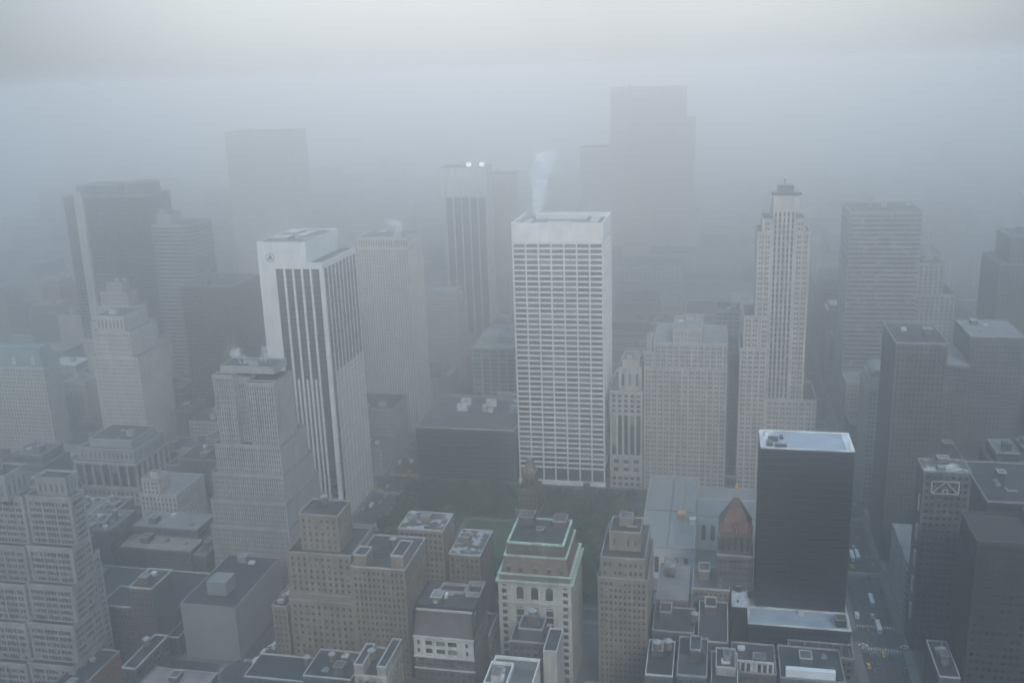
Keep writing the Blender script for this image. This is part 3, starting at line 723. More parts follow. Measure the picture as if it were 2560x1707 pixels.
    for c in (-104, -97.5, -90, -82.5, -76.3):
        d = MB(o); d.box(c - 1.0, y0 + 1.9, zc + 4.3, c + 1.0, y0 + 5, zc + 7.4); d.taper(c - 1.3, y0 + 1.6, c + 1.3, y0 + 5, zc + 7.4, c - .1, y0 + 2.6, c + .1, y0 + 5, zc + 8.8); dd = d.build('dormer', brown_brick, r)
        put_window(r, c, y0 + 1.85, zc + 5.7, 1.4, 2.0, 1, dark_metal, R_)
    for c in (-103, -98, -93, -88, -82, -77.5):
        d = MB(o); d.box(c - 0.7, y0 + 4.4, zc + 14, c + 0.7, y0 + 6, zc + 16.6); d.build('dormer', dark_stone, r)
    for (a, b_, c, d_, h) in ((-103, 478, -95, 487, 5), (-84, 476, -77, 486, 4.5), (-92, 470, -88, 474, 2)):
        q = MB(o); q.box(a, b_, zc + 19.1, c, d_, zc + 19.1 + h); bb = q.build('bulkhead', slate, r)
        q = MB(o); q.ring(a - .2, b_ - .2, c + .2, d_ + .2, zc + 19.1 + h, zc + 19.5 + h, .4); q.build('coping', coping_dim, bb)
copper_building()

# ---- white band building
def band_building():
    x0, x1, y0, y1, z = -141.0, -111.0, 403.0, 432.0, 73.5
    o = ((x0 + x1) / 2, (y0 + y1) / 2, BASE); HERO.append((x0, x1, y0, y1))
    r = thing('loft_building', 'dark loft building with a white band of wide windows across its front', 'building', o)
    W, G = MB(o), MB(o)
    st = S(3.0, 3.7, 0.62, 0.5)
    facade(W, W, G, x1, y0, 0, 1, 1, 0, y1 - y0, BASE, z, st); facade(W, W, G, x0, y1, 0, -1, -1, 0, y1 - y0, BASE, z, st)
    facade(W, W, G, x0, y0, 1, 0, 0, -1, x1 - x0, BASE, 42, st)
    facade(W, W, G, x0, y0, 1, 0, 0, -1, x1 - x0, 42, 48.5, S(4, 3.4, 0.7, 0.5, side=1.5, top=.8))
    W.quad((x0, y1, BASE), (x1, y1, BASE), (x1, y1, z), (x0, y1, z))
    W.build('wall', soot_brick, r); G.build('window_glass', glass, r, 'stuff')
    # white band storeys with separate windows
    b = MB(o); zb, zt = 48.5, 58.5
    wins = [(2.6, 1.3), (6.9, 1.5), (10.9, 3.9), (15.7, 3.9), (20.6, 3.9), (26.2, 1.5)]
    wins = [(2.4, 1.3), (7.6, 3.4), (13.4, 4.4), (19.4, 4.4), (26.6, 1.4)]
    ed = [0] + [v for c, w in wins for v in (c - w / 2, c + w / 2)] + [x1 - x0]
    for i in range(0, len(ed), 2): b.box(x0 + ed[i], y0 - .25, zb, x0 + ed[i + 1], y0 + .6, zt)
    for c, w in wins:
        for (q0, q1) in ((zb, zb + 1.6), (zb + 4.2, zb + 5.9), (zb + 8.5, zt)): b.box(x0 + c - w / 2, y0 - .2, q0, x0 + c + w / 2, y0 + .55, q1)
    b.build('white_band', pale_lime, r)
    bk = MB(o); bk.quad((x0, y0 + .58, zb), (x1, y0 + .58, zb), (x1, y0 + .58, zt), (x0, y0 + .58, zt)); bk.build('inner_wall', dark_stone, r)
    R_ = random.Random(2)
    for c, w in wins:
        for zz in (zb + 2.9, zb + 7.2): put_window(r, x0 + c, y0 + .35, zz, w, 2.6, 3 if w > 3 else 1, dark_metal, R_)
    l_ = MB(o)
    for zz in (zb - .6, zt, 41.5): l_.box(x0 - .3, y0 - .7, zz, x1 + .3, y0 + .5, zz + .6)
    l_.build('ledge', coping_m, r)
    # sloping dark upper front and roof
    m = MB(o); m.taper(x0, y0 + .5, x1, y1, zt + .6, x0, y0 + 6, x1, y1, z - 4); m.build('mansard_roof', slate, r)
    e = MB(o); e.box(x0 - .1, y0 + 5.8, z - 4, x1 + .1, y0 + 6.4, z - 3); e.build('ridge_coping', coping_m, r)
    rf = MB(o); rf.box(x0, y0 + 8, z - 4, x1, y1, z - 2); rf.build('roof', tar, r)
    c = MB(o); c.ring(x0 + 8, y0 + 20, x1 - 9, y1 - 1, z - 2, z - .5, .5); c.ring(x1 - 8, y0 + 18, x1, y1, z - 2, z + 1, .5); c.build('parapet', coping_dim, r)
    clutter(r, x0 + 1, x1 - 1, y0 + 8, y1 - 2, z - 2, 5, soot_brick, 44)
band_building()

# ---- foreground centre
building('loft_building', 'narrow cream building with notched roof and side parapets at the bottom edge',
         [(-165, -149, 384, 408, 0, 47, S(3.2, 3.8, 0.5, 0.45)), (-165, -160.5, 384, 402, 47, 52.5, 'blank'), (-153.5, -149, 384, 408, 47, 52.5, 'blank')], M('cream_tan_brick', (0.33, 0.29, 0.25)), glass, cop=coping_m, units=2)
building('loft_building', 'cream topped building with bright parapets and rooftop sheds at the bottom centre edge',
         [(-100.5, -79, 378, 404, 0, 50, S(2.8, 3.8, 0.55, 0.5)), (-100.5, -90, 379, 396, 50, 52, 'blank')], pale_lime, glass, cop=white_stone, roof=tar_light, units=6, par=1.6)
building('loft_building', 'pale narrow slab end behind the cream topped building', [(-77.5, -71, 405, 425, 0, 55, 'blank')], limestone, cop=coping_m, units=1)
building('loft_building', 'dark rooftop with tank platform in front of the copper cornice building', [(-96, -78, 416, 432, 0, 52, S(3, 3.8, 0.5, 0.5)), (-92, -80, 418, 430, 52, 58, 'blank')], soot_brick, glass, cop=coping_dim, units=4)
building('loft_building', 'tall narrow brown building between copper building and library, rising in setbacks',
         [(-57, -31.5, 452, 498, 0, 70, S(2.3, 3.6, 0.5, 0.5)), (-55.5, -33, 453, 494, 70, 81, S(2.6, 3.7, 0.45, 0.5)), (-52, -36, 462, 480, 81, 91, S(4, 8, 0.3, 0.4))], tan_brick, glass, cop=coping_dim, units=2)
building('loft_building', 'dark loft with a black roof framed by pale parapet at bottom right of centre',
         [(-29, -16.5, 401, 430, 0, 50, S(2.4, 3.7, 0.5, 0.5))], soot_brick, glass, cop=coping_m, roof=M('black_tar', (0.03, 0.03, 0.032)), units=1)
building('loft_building', 'grey loft with a small penthouse beside the black roofed loft', [(-14.5, -1, 400, 432, 0, 52), (-9, -4, 412, 424, 52, 58, 'blank')], soot_brick, glass, cop=coping_dim, units=5)
building('loft_building', 'low pair of roofs edged with pale copings at bottom right', [(1, 13, 398, 431, 0, 46), (3, 12, 412, 428, 46, 50, 'blank')], grey_stone, glass, cop=coping_m, units=3)
# lofts south of the library
for i, (a, b, y0, y1, z, mat, lab) in enumerate((
        (-29, -12, 480, 520, 44, brown_brick, 'brown roof with pale terrace just below the library'),
        (-10, 10, 498, 523, 42, tan_brick, 'tan roofed building below the library with a long pale ledge'),
        (-29, -8, 452, 476, 42, soot_brick, 'dark building with stepped pale parapets below the library'),
        (-6, 9, 452, 492, 38, soot_brick, 'dark roof with a skylight left of the black tower podium'))):
    building('loft_building', lab, [(a, b, y0, y1, 0, z), (a + 3, a + 9, y1 - 14, y1 - 4, z, z + 5, 'blank')], mat, glass, cop=coping_m if i % 2 else coping_dim, roof=[gravel, tar_light, tar, tar][i], units=4)

# ---- black tower and its podium
r_ = building('office_tower', 'black glass tower with a pale grey roof rimmed in white beside Fifth avenue',
         [(23.8, 70.5, 495, 522, 36, 127.8, S(1.55, 3.9, 0.9, 0.72, dep=0.12, side=0.2, top=0.6, bot=0.2, pd=0.05))],
         black_panel, glass_dark, roof=M('pale_roof_membrane', (0.36, 0.40, 0.44), var=0.12, scale=.1, streak=0), cop=M('white_rim', (0.62, 0.60, 0.56), streak=0), cat='skyscraper', units=0, par=0.5, cop_w=1.6)
o = tuple(r_.location)
for (a, b, c, d, h, mt) in ((27, 497.5, 30, 503, 2.0, dark_metal), (28, 505, 33, 508, 2.2, dark_metal), (31, 497, 37, 499, 1.5, dark_metal), (26.5, 511, 31, 516, 1.8, white_roof), (34, 509, 36, 513, 1.2, dark_metal)):
    m = MB(o); m.box(a, b, 128, c, d, 128 + h); m.build('roof_unit', mt, r_)
m = MB(o); m.box(24.4, 495.6, 127.9, 30.5, 521.4, 128.15, True); m.build('pale_walkway', white_roof, r_)
m = MB(o); m.box(66.5, 495.6, 127.9, 69.9, 521.4, 128.15, True); m.build('pale_walkway', white_roof, r_)
building('podium', 'low black podium with a pale grey roof at the foot of the black tower',
         [(19.6, 71.8, 477, 494.7, 0, 35.5, S(3, 4, 0.8, 0.6, dep=0.2)), (19.6, 71.8, 494.7, 523, 0, 35.4, 'blank')], black_panel, glass_dark,
         roof=M('pale_roof_membrane', (0.36, 0.40, 0.44), var=0.12, scale=.1, streak=0), cop=M('white_rim', (0.62, 0.60, 0.56), streak=0), units=2, cop_w=1.3, par=.5)
building('annex', 'narrow black block with a white roof left of the black tower podium', [(11.2, 19.2, 484, 512, 0, 41, 'blank')], black_panel, glass_dark, roof=white_roof, cop=white_roof, units=3)
building('shop_building', 'dark low building with a bright white strip on its roof front at bottom right', [(34, 64, 434, 462, 0, 33, S(3, 4, .6, .5))], dark_stone, glass_dark, roof=tar, cop=coping_dim, units=3)
q_ = [q for q in D.objects if q.name.startswith('shop_building')][-1]
m = MB(tuple(q_.location)); m.box(36.4, 434.2, 34, 59.5, 437.2, 38); m.box(57, 437.2, 34, 59.5, 440, 36); m.build('white_awning', M('bright_white_paint', (0.82, 0.82, 0.82), var=.06, streak=0), q_)
building('shop_building', 'dark roof crossed by a pale row of small arches at bottom right', [(11, 32, 434, 460, 0, 34, S(2.4, 3.8, .55, .6))], soot_brick, glass, cop=coping_dim, units=2)
q_ = [q for q in D.objects if q.name == 'shop_building.001'][0]
m = MB(tuple(q_.location)); m.box(11.7, 434.4, 39.4, 30.7, 435.4, 40.4, True)
for i in range(8): m.box(11.7 + i * 2.6, 434.4, 34, 12.7 + i * 2.6, 435.3, 39.4)
m.box(20, 434.5, 34.9, 23, 435.2, 39.4); m.build('arcade', pale_lime, q_)
building('glazed_annex', 'dark roof divided by pale glazing bars in front of the podium', [(40, 72, 463, 476, 0, 28, S(3, 4, .6, .5))], dark_stone, glass_dark, cop=coping_dim, roof=black_panel, units=0)
gb = MB()
for i in range(9): gb.box(41 + i * 3.6, 463.5, 28.4, 41.25 + i * 3.6, 475.5, 28.9)
last = [q for q in D.objects if q.name.startswith('glazed_annex')][0]
gb.o = tuple(last.location); gb.build('glazing_bars', coping_dim, last)

# ---- library
def library():
    x0, x1, y0, y1, z = -46.0, 66.0, 578.0, 692.0, 25.0
    o = ((x0 + x1) / 2, (y0 + y1) / 2, BASE); HERO.append((x0, x1, y0, y1))
    r = thing('library', 'broad grey roofed library around courtyards beside the park', 'library', o)
    W, G, RF, CP = MB(o), MB(o), MB(o), MB(o)
    st = S(6.5, 18, 0.45, 0.62, dep=1.0, side=2.0, top=3.0, bot=3.0, pd=0.4)
    rs = grav = M('library_roof', (0.28, 0.27, 0.26), var=0.1, scale=.08, streak=0)
    wings = [(x0, -12, y0, y1, z), (-12, 3, 612, 650, z), (3, 30, 625, 650, z - 1), (x0 + 33.9, x1, y0, 600, z - 3), (30, x1, 600, y1, z), (-12, 30, 668, y1, z - 6)]
    wings = [(x0, -11, y0, y1, z), (-11, 36, 628, 656, z), (6, 36, 578, 598, z - 3), (36, x1, 578, y1, z), (-11, 36, 672, y1, z - 7)]
    for (a, b, c, d, zz) in wings:
        for (ox, oy, dx, dy, nx, ny, L) in ((a, c, 1, 0, 0, -1, b - a), (b, c, 0, 1, 1, 0, d - c), (a, d, 0, -1, -1, 0, d - c), (b, d, -1, 0, 0, 1, b - a)):
            facade(W, W, G, ox, oy, dx, dy, nx, ny, L, BASE, zz, st)
        RF.quad((a, c, zz), (b, c, zz), (b, d, zz), (a, d, zz))
        CP.ring(a - .25, c - .25, b + .25, d + .25, zz - .3, zz + .8, .55)
    W.build('wall', white_marble, r); G.build('window_glass', glass, r, 'stuff'); RF.build('roof', rs, r); CP.build('parapet', coping_m, r)
    sm = MB(o); 
    for (a, b, c, d) in ((-28.4, 580, -28.0, 690), (-44, 633, -12, 633.3), (-20, 600, -19.7, 688)): sm.box(a, b, z + .02, c, d, z + .45, True)
    sm.build('roof_seam', dark_stone, r)
    tc_ = MB(o); tc_.box(-46, 545, BASE, 10, 577, 3.0); tc_.build('terrace', pave, r)
    bb = MB(o)
    for yy in (545.0, 561.0, 570.5): bb.box(-46, yy, 3.0, 10, yy + .5, 4.2)
    bb.build('balustrade', coping_m, r)
library()
s1 = MB((-20.5, 625, 25)); s1.box(-23, 622, 25.1, -18, 628, 28.3); s1.box(-23.3, 621.7, 28.3, -17.7, 628.3, 28.6, True); tag(s1.build('roof_shed', PAINT('orange_yellow_tarp', (0.75, 0.40, 0.05)), loc=(-20.5, 625, 25)), 'small orange tarpaulin covered shed on the grey library roof', 'shed')
s1 = MB((-12.5, 615, 25)); s1.box(-15, 612, 25.1, -11.2, 616, 29.5); s1.box(-15.3, 611.7, 29.5, -10.9, 616.3, 29.8, True); tag(s1.build('roof_shed', PAINT('white_tarp', (0.8, 0.78, 0.68)), loc=(-12.5, 615, 25)), 'small white covered shed on the library roof by the courtyard', 'shed')
s1 = MB((12, 575, 0)); s1.box(7, 570, BASE, 17, 576, 5.5); s1.box(6.6, 569.6, 5.5, 17.4, 576.4, 5.9, True); tag(s1.build('entrance_canopy', PAINT('white_canopy', (0.75, 0.76, 0.78)), loc=(12, 575, 0)), 'white canopy roof at the rear court of the library', 'canopy')

# ---- red pyramid roof building
def pyramid_building():
    x0, x1, y0, y1 = 2.9, 22.0, 500.5, 522.0
    zb = 62.0
    r = building('pyramid_roofed_tower', 'dark brick tower with red pyramid roof and gilded finial left of the black tower',
                 [(x0, x1, y0, y1, 41.2, zb, S(2.4, 3.7, 0.5, 0.55)), (x0 + 8.3, x1, y0, y1, BASE, 41.2, 'blank')][:1] + [(x0, 11.0, y0 + .3, y1, 0, 41.2, S(2.4, 3.7, 0.5, 0.55))], soot_brick, glass, cop=coping_dim, units=0)
    o = tuple(r.location)
    m = MB(o); m.box(x0 + 1, y0 + 1, zb, x1 - 1, y1 - 1, zb + 14); m.build('upper_wall', soot_brick, r)
    for i in range(5):
        d = MB(o); c = x0 + 3 + i * 3.3; d.box(c - .6, y0 + .7, zb + 3, c + .6, y0 + 1.0, zb + 11); d.build('tall_window', glass_dark, r)
    p = MB(o); p.taper(x0 + .5, y0 + .5, x1 - .5, y1 - .5, zb + 14, 11.6, 510.5, 13.6, 512.5, zb + 30); p.build('pyramid_roof', rust_slate, r)
    for (cx, cy) in ((x0 + 1.8, y0 + 1.5), (x1 - 1.8, y0 + 1.5), (12.4, y0 + 1.4)):
        t = MB(o); t.cyl(cx, cy, zb + 13, zb + 17, 1.2, n=8); t.cyl(cx, cy, zb + 17, zb + 21, 1.4, 0.0, n=8); t.build('turret', rust_slate, r)
    f = MB(o); f.cyl(12.6, 511.5, zb + 30, zb + 35, .5, .35, n=8); f.build('finial', copper, r)
    f = MB(o); f.cyl(12.6, 511.5, zb + 34.9, zb + 36.2, .5, 1.1, n=8); f.cyl(12.6, 511.5, zb + 36.2, zb + 38.2, 1.1, .1, n=8); f.build('gilded_finial', gold, r)
pyramid_building()

# ---- crowned dark tower south of the park
r_ = building('crowned_tower', 'slim brownish tower with pinnacled crown standing before the lawn and white grid tower',
              [(-113.5, -92, 503, 522, 0, 66, S(2.2, 3.5, 0.45, 0.5)), (-110.5, -95.5, 504, 521, 66, 80, S(2.2, 3.5, 0.45, 0.5)), (-108.5, -97, 506, 519, 80, 92, S(2.2, 3.5, 0.45, 0.5)), (-106.5, -99, 508, 517, 92, 101, S(2.4, 7, 0.4, 0.6))],
              M('dark_brown_brick', (0.12, 0.10, 0.09)), glass_dark, cop=M('dull_gilt', (0.20, 0.155, 0.12)), units=0)
o = tuple(r_.location)
c = MB(o); c.taper(-105.8, 509, -99.7, 516, 101.9, -104, 511, -101.5, 514, 109); c.build('crown', M('dull_gilt', (0.20, 0.155, 0.12)), r_)
for (a, b) in ((-106.2, 508.3), (-99.3, 508.3), (-108.2, 506.3), (-97.3, 506.3), (-102.8, 508.2)):
    t = MB(o); t.cyl(a, b, 92 if a in (-108.2, -97.3) else 101, 96 if a in (-108.2, -97.3) else 105.5, .7, 0.0, n=6); t.build('pinnacle', M('dull_gilt', (0.20, 0.155, 0.12)), r_)

# ---- north side of the park
P2 = S(2.35, 3.75, 0.5, 0.5, side=0.8, group=2)
building('office_block', 'broad beige office building with stepped top facing the library',
         [(-54, 8.4, 725, 790, 0, 100, P2), (-54, -47, 727, 770, 100, 112, P2), (-47, 8.0, 727, 785, 100, 119, P2), (-32.5, -10.7, 728, 770, 119, 130, S(2.6, 3.7, .3, .5)), (-52, -48, 730, 745, 112, 122, 'blank')],
         M('pinkish_limestone', (0.41, 0.375, 0.335), var=.1), glass, cop=coping_m, roof=gravel, units=3)
building('narrow_slot_building', 'dark recessed strip of building between the two beige office buildings', [(8.6, 16.8, 745, 790, 0, 108, P2), (8.6, 16.8, 725, 745, 0, 14, S(3, 5, .6, .6))], dark_stone, glass, cop=coping_dim, units=1)
ae = building('corner_showroom', 'pale building with arched penthouse and ribbed front right of the white grid tower',
         [(-80.5, -55, 725, 780, 0, 12, S(4.6, 5.2, .6, .6, side=1)), (-80.5, -55, 725, 780, 12, 27, S(7.6, 7, .5, .5)), (-80.5, -55, 725, 780, 27, 62, S(4.9, 34, 0.62, 0.97, dep=1.0, side=.8, top=.6, bot=.4, pd=.3)),
          (-80.5, -55, 725, 780, 62, 80, S(4.9, 4.6, .55, .6)), (-74, -56, 729, 765, 80, 98, S(5.5, 13, .4, .6)), (-71.5, -58, 732, 760, 98, 103, 'blank')],
         M('pinkish_limestone', (0.41, 0.375, 0.335), var=.1), glass, cop=coping_m, roof=gravel, units=1)
fv = [(17.2, 37, 725, 770, 0, 117, P2), (19.5, 31, 727, 765, 117, 141, P2), (-2, 19, 762, 800, 0, 130, P2)]
ft = building('stepped_skyscraper', 'tall stepped limestone skyscraper with vertical dark stripes on the corner of Fifth avenue',
         [(37, 74, 725, 770, 0, 78, P2), (17.2, 37, 725, 770, 0, 117, P2), (19.5, 31, 727, 765, 117, 141, P2),
          (27.2, 37.5, 725.4, 760, 141, 204, P2), (31, 37.5, 725.4, 760, 117, 141, P2), (37.5, 53.5, 725.2, 762, 78, 222, S(3.2, 4.2, 0.5, 0.82, dep=1.0, side=.6, top=3, bot=1, sd=.6, pd=.3)),
          (53.5, 64, 725.4, 760, 78, 204, P2),
          (30.5, 37.5, 727, 757, 204, 213, P2), (53.5, 60.5, 727, 757, 204, 213, P2), (38, 56, 728, 755, 222, 229, 'blank')],
         M('warm_limestone', (0.47, 0.43, 0.385), var=.1), glass, cop=coping_m, units=0)
m = MB(tuple(ft.location)); m.box(36.5, 732, 229.9, 57.5, 750, 232); m.box(41, 735, 232, 52, 747, 236.5); m.cyl(46, 741, 236.5, 241, .4, n=6); m.build('roof_crown', dark_metal, ft)
building('office_block', 'pale hazy block seen between beige offices and the stepped skyscraper', [(-1.5, 18.8, 800, 830, 0, 128, P2)], limestone, glass, cop=coping_m)
building('low_pavilion_block', 'dark low block facing the park with three pale louvre houses on its roof',
         [(-240, -157.2, 725, 808, 0, 44, S(3.0, 4.4, 0.8, 0.62, dep=.25))], M('dark_granite', (0.075, 0.08, 0.085)), glass_dark, roof=tar_light, cop=coping_m, units=0)
pv = [q for q in D.objects if q.name.startswith('low_pavilion_block')][0]; o = tuple(pv.location)
for cx in (-216, -193.5, -170.5):
    for i in (0, 1):
        for j in (0, 1):
            u = MB(o); u.box(cx + i * 4.6, 768 + j * 14, 44, cx + i * 4.6 + 4.0, 772 + j * 14, 50); u.build('louvre_house', white_roof, pv)
for (a, b) in ((-188, 800), (-178, 796)):
    u = MB(o); u.box(a, b, 44, a + 12, b + 6, 50.5); u.build('bulkhead', limestone, pv)
building('office_block', 'hazy block with five thin white stripes above the low dark park block',
         [(-212, -172, 812, 860, 0, 88, S(7.6, 3.9, 0.85, 0.7, dep=.4, side=.8, pd=.35, sd=.3)), (-207, -178, 830, 855, 88, 94, 'blank')], grey_stone, glass_grey, cop=coping_m, roof=gravel, units=3)

# ---- right side: across Fifth avenue
building('office_tower', 'faint banded tower in the haze right of the stepped skyscraper', [(112, 172, 900, 960, 0, 194, S(3, 4.2, .95, .5, side=.5, pd=0))], grey_stone, glass, cop=coping_dim, cat='skyscraper')
building('office_tower', 'dim stepped tower with vertical ribs at far right in the haze', [(155, 205, 905, 950, 0, 120, FIN(4)), (160, 195, 908, 945, 120, 147, FIN(4))], grey_stone, glass, cop=coping_dim, cat='skyscraper')
building('office_tower', 'tall dark tower rising out of the picture edge at far right', [(232, 290, 880, 940, 0, 152, FIN(3)), (240, 280, 885, 930, 152, 175, FIN(3))], dark_stone, glass_dark, cat='skyscraper')
building('office_tower', 'dark flat topped tower with a pale left edge across Fifth avenue', [(110, 141, 629, 680, 0, 149.5, S(2.6, 3.8, .5, .5))], dark_stone, glass_dark, cop=coping_dim, cat='skyscraper', units=2)
building('office_tower', 'second dark tower with a pale roof behind the dark flat topped tower', [(178, 214, 730, 780, 0, 128, S(2.6, 3.8, .5, .5)), (150, 178, 725, 780, 0, 108, S(2.6, 3.8, .5, .5))], dark_stone, glass_dark, roof=gravel, cop=coping_dim, cat='skyscraper')
rt = building('avenue_block', 'pale round topped building lining Fifth avenue in the haze', [(110, 124, 655, 722, 0, 96, S(2.6, 3.8, .5, .5))][:0] + [(110, 130, 725, 770, 0, 88, S(2.6, 3.8, .5, .5)), (111, 126, 728, 760, 88, 96, 'blank')], limestone, glass, cop=coping_m, roof=gravel, units=1)
m = MB(tuple(rt.location)); 
N = 10
for i in range(N):
    a0, a1 = math.pi * i / N, math.pi * (i + 1) / N
    p0 = (118.5 + 7.3 * math.cos(a0), 96 + 6 * math.sin(a0)); p1 = (118.5 + 7.3 * math.cos(a1), 96 + 6 * math.sin(a1))
    m.quad((p0[0], 728, p0[1]), (p1[0], 728, p1[1]), (p1[0], 760, p1[1]), (p0[0], 760, p0[1]))
    m.tri((118.5, 728, 96), (p0[0], 728, p0[1]), (p1[0], 728, p1[1]))
m.build('barrel_roof', gravel, rt)
wr = building('department_store', 'dark store building with patched white roof and a trussed sign frame, lower right',
         [(110, 134, 522, 540, 0, 108, S(3.2, 4, .6, .5, dep=.5))], dark_stone, glass_dark, roof=patched, cop=coping_dim, units=4)
o = tuple(wr.location)
x0, z0, w, h, yy = 114.5, 96.0, 13.5, 7.0, 521.0
bars = [((x0, z0), (x0 + w, z0)), ((x0, z0 + h), (x0 + w, z0 + h)), ((x0, z0), (x0, z0 + h)), ((x0 + w, z0), (x0 + w, z0 + h)), ((x0, z0), (x0 + w / 2, z0 + h)), ((x0 + w, z0), (x0 + w / 2, z0 + h)),
        ((x0 + w * .42, z0), (x0 + w * .42, z0 + 2.5)), ((x0 + w * .58, z0), (x0 + w * .58, z0 + 2.5)), ((x0 + w * .42, z0 + 2.5), (x0 + w * .58, z0 + 2.5))]
for (p, q) in bars:
    b = MB(o); dx, dz = q[0] - p[0], q[1] - p[1]; L = math.hypot(dx, dz); nx, nz = -dz / L * .28, dx / L * .28
    for s in (yy, yy + .4): b.quad((p[0] - nx, s, p[1] - nz), (q[0] - nx, s, q[1] - nz), (q[0] + nx, s, q[1] + nz), (p[0] + nx, s, p[1] + nz))
    b.quad((p[0] + nx, yy, p[1] + nz), (q[0] + nx, yy, q[1] + nz), (q[0] + nx, yy + .4, q[1] + nz), (p[0] + nx, yy + .4, p[1] + nz))
    b.build('truss_bar', coping_m, wr)
for zz in (93, 76, 60, 44, 28):     # pale vertical bays on the avenue side
    b = MB(o); b.box(109.2, 524, zz - 9, 109.95, 527, zz); b.build('bay_panel', coping_m, wr)
# curved corner building
cv = thing('curved_corner_building', 'dark corner building with curved banded front beside Fifth avenue', 'building', (126, 570, BASE)); HERO.append((110, 147, 541, 612))
o = (126, 570, BASE)
def curved(zlo, zhi, R, mb, cap=False):
    cx, cy = 126.0, 560.0
    pts = [(cx + R * math.cos(a), cy + R * math.sin(a)) for a in [math.pi + math.pi / 2 * i / 12 for i in range(13)]]
    pts = [(cx - R, 610.0)] + pts + [(146.0, cy - R)]
    for p, q in zip(pts[:-1], pts[1:]): mb.quad((p[0], p[1], zlo), (q[0], q[1], zlo), (q[0], q[1], zhi), (p[0], p[1], zhi))
    if cap:
        k = len(mb.v); poly = pts + [(146.0, 610.0)]
        mb.v += [(p[0], p[1], zhi) for p in poly]; mb.f.append(tuple(range(k, k + len(poly)))); mb.uv += [(0, 0)] * len(poly)
b = MB(o); curved(BASE, 36, 13.4, b); b.build('curved_glass', glass_dark, cv)
b = MB(o); curved(35.6, 36, 14, b, True); b.build('roof', tar, cv)
b = MB(o)
for k in range(9):
    sub = MB(o); curved(4.3 * k + BASE, 4.3 * k + 1.7, 14, sub, True); sub.build('floor_band', grey_stone, cv)
building('office_tower', 'nearly black block filling the lower right corner of the view', [(123, 235, 459, 492, 0, 99, S(3, 4, .6, .5)), (150, 200, 475, 490, 99, 104, 'blank')], black_brick, glass_dark, cop=dark_metal, roof=M('dull_red_roof', (0.05, 0.036, 0.034), streak=0), units=8)
building('office_block', 'dark block behind the white roofed store at the right edge', [(148, 190, 541, 600, 0, 84, S(2.8, 3.8, .5, .5))], black_brick, glass_dark, cop=coping_dim, units=4)

# ---- foreground left and bottom rows
building('low_building', 'dark roof crossed by pale parapet lines at the bottom left corner', [(-420, -392, 372, 386, 0, 18)], soot_brick, glass, cop=coping_m, units=3)
building('low_building', 'low roof with a pale side wall below the big beige block', [(-390, -352, 372, 386, 0, 14)], soot_brick, glass, cop=coping_m, units=3)
building('row_building', 'low dark rooftop with stepped pale copings along Sixth avenue at the bottom', [(-240, -216, 363, 405, 0, 17), (-216, -196, 366, 407, 0, 21)], soot_brick, glass, cop=coping_m, roof=tar, units=6)
building('row_building', 'long dark rooftop edged in pale stone below the brown block', [(-239, -204, 412, 433, 0, 20), (-204, -178, 409, 433, 0, 26)], soot_brick, glass, cop=coping_m, roof=tar, units=6)

# ================================================================== filler city
def hits(x0, x1, y0, y1, m=1.0):
    return any(x0 < b + m and x1 > a - m and y0 < d + m and y1 > c - m for (a, b, c, d) in HERO)
def infrustum(x, y, z=20, pad=120):
    R = cam.matrix_world
    v = R.inverted() @ Vector((x, y, z))
    if v.z > -1: return False
    u = 1280 + 2457 * v.x / -v.z; w = 853 - 2457 * v.y / -v.z
    return -pad - 60 < u < 2560 + pad + 60 and w < 1707 + 260
PAL = [soot_brick, brown_brick, tan_brick, limestone, grey_stone, beige_brick, dark_stone, red_brick]
LB = {id(black_brick): 'black brick', id(soot_brick): 'sooty', id(brown_brick): 'brown brick', id(tan_brick): 'tan brick', id(limestone): 'pale stone', id(grey_stone): 'grey stone', id(beige_brick): 'beige brick', id(dark_stone): 'dark stone', id(red_brick): 'reddish brick'}
RN = random.Random(21)
far = {'w': MB(), 'g': MB(), 'r': MB()}
nfill = 0
TANKSPOTS = []
def zone(x, k):
    e = 'far left' if x < -570 else 'left of Sixth avenue' if x < -270 else 'between the avenues' if x < 80 else 'right of Fifth avenue'
    n = {36: 'nearest row', 37: 'nearest row', 38: 'near row', 39: 'row below the park', 40: 'beside the park', 41: 'beside the park', 42: 'first row past park', 43: 'second row past park', 44: 'third row past park'}.get(k, 'deep in the haze')
    return e, n
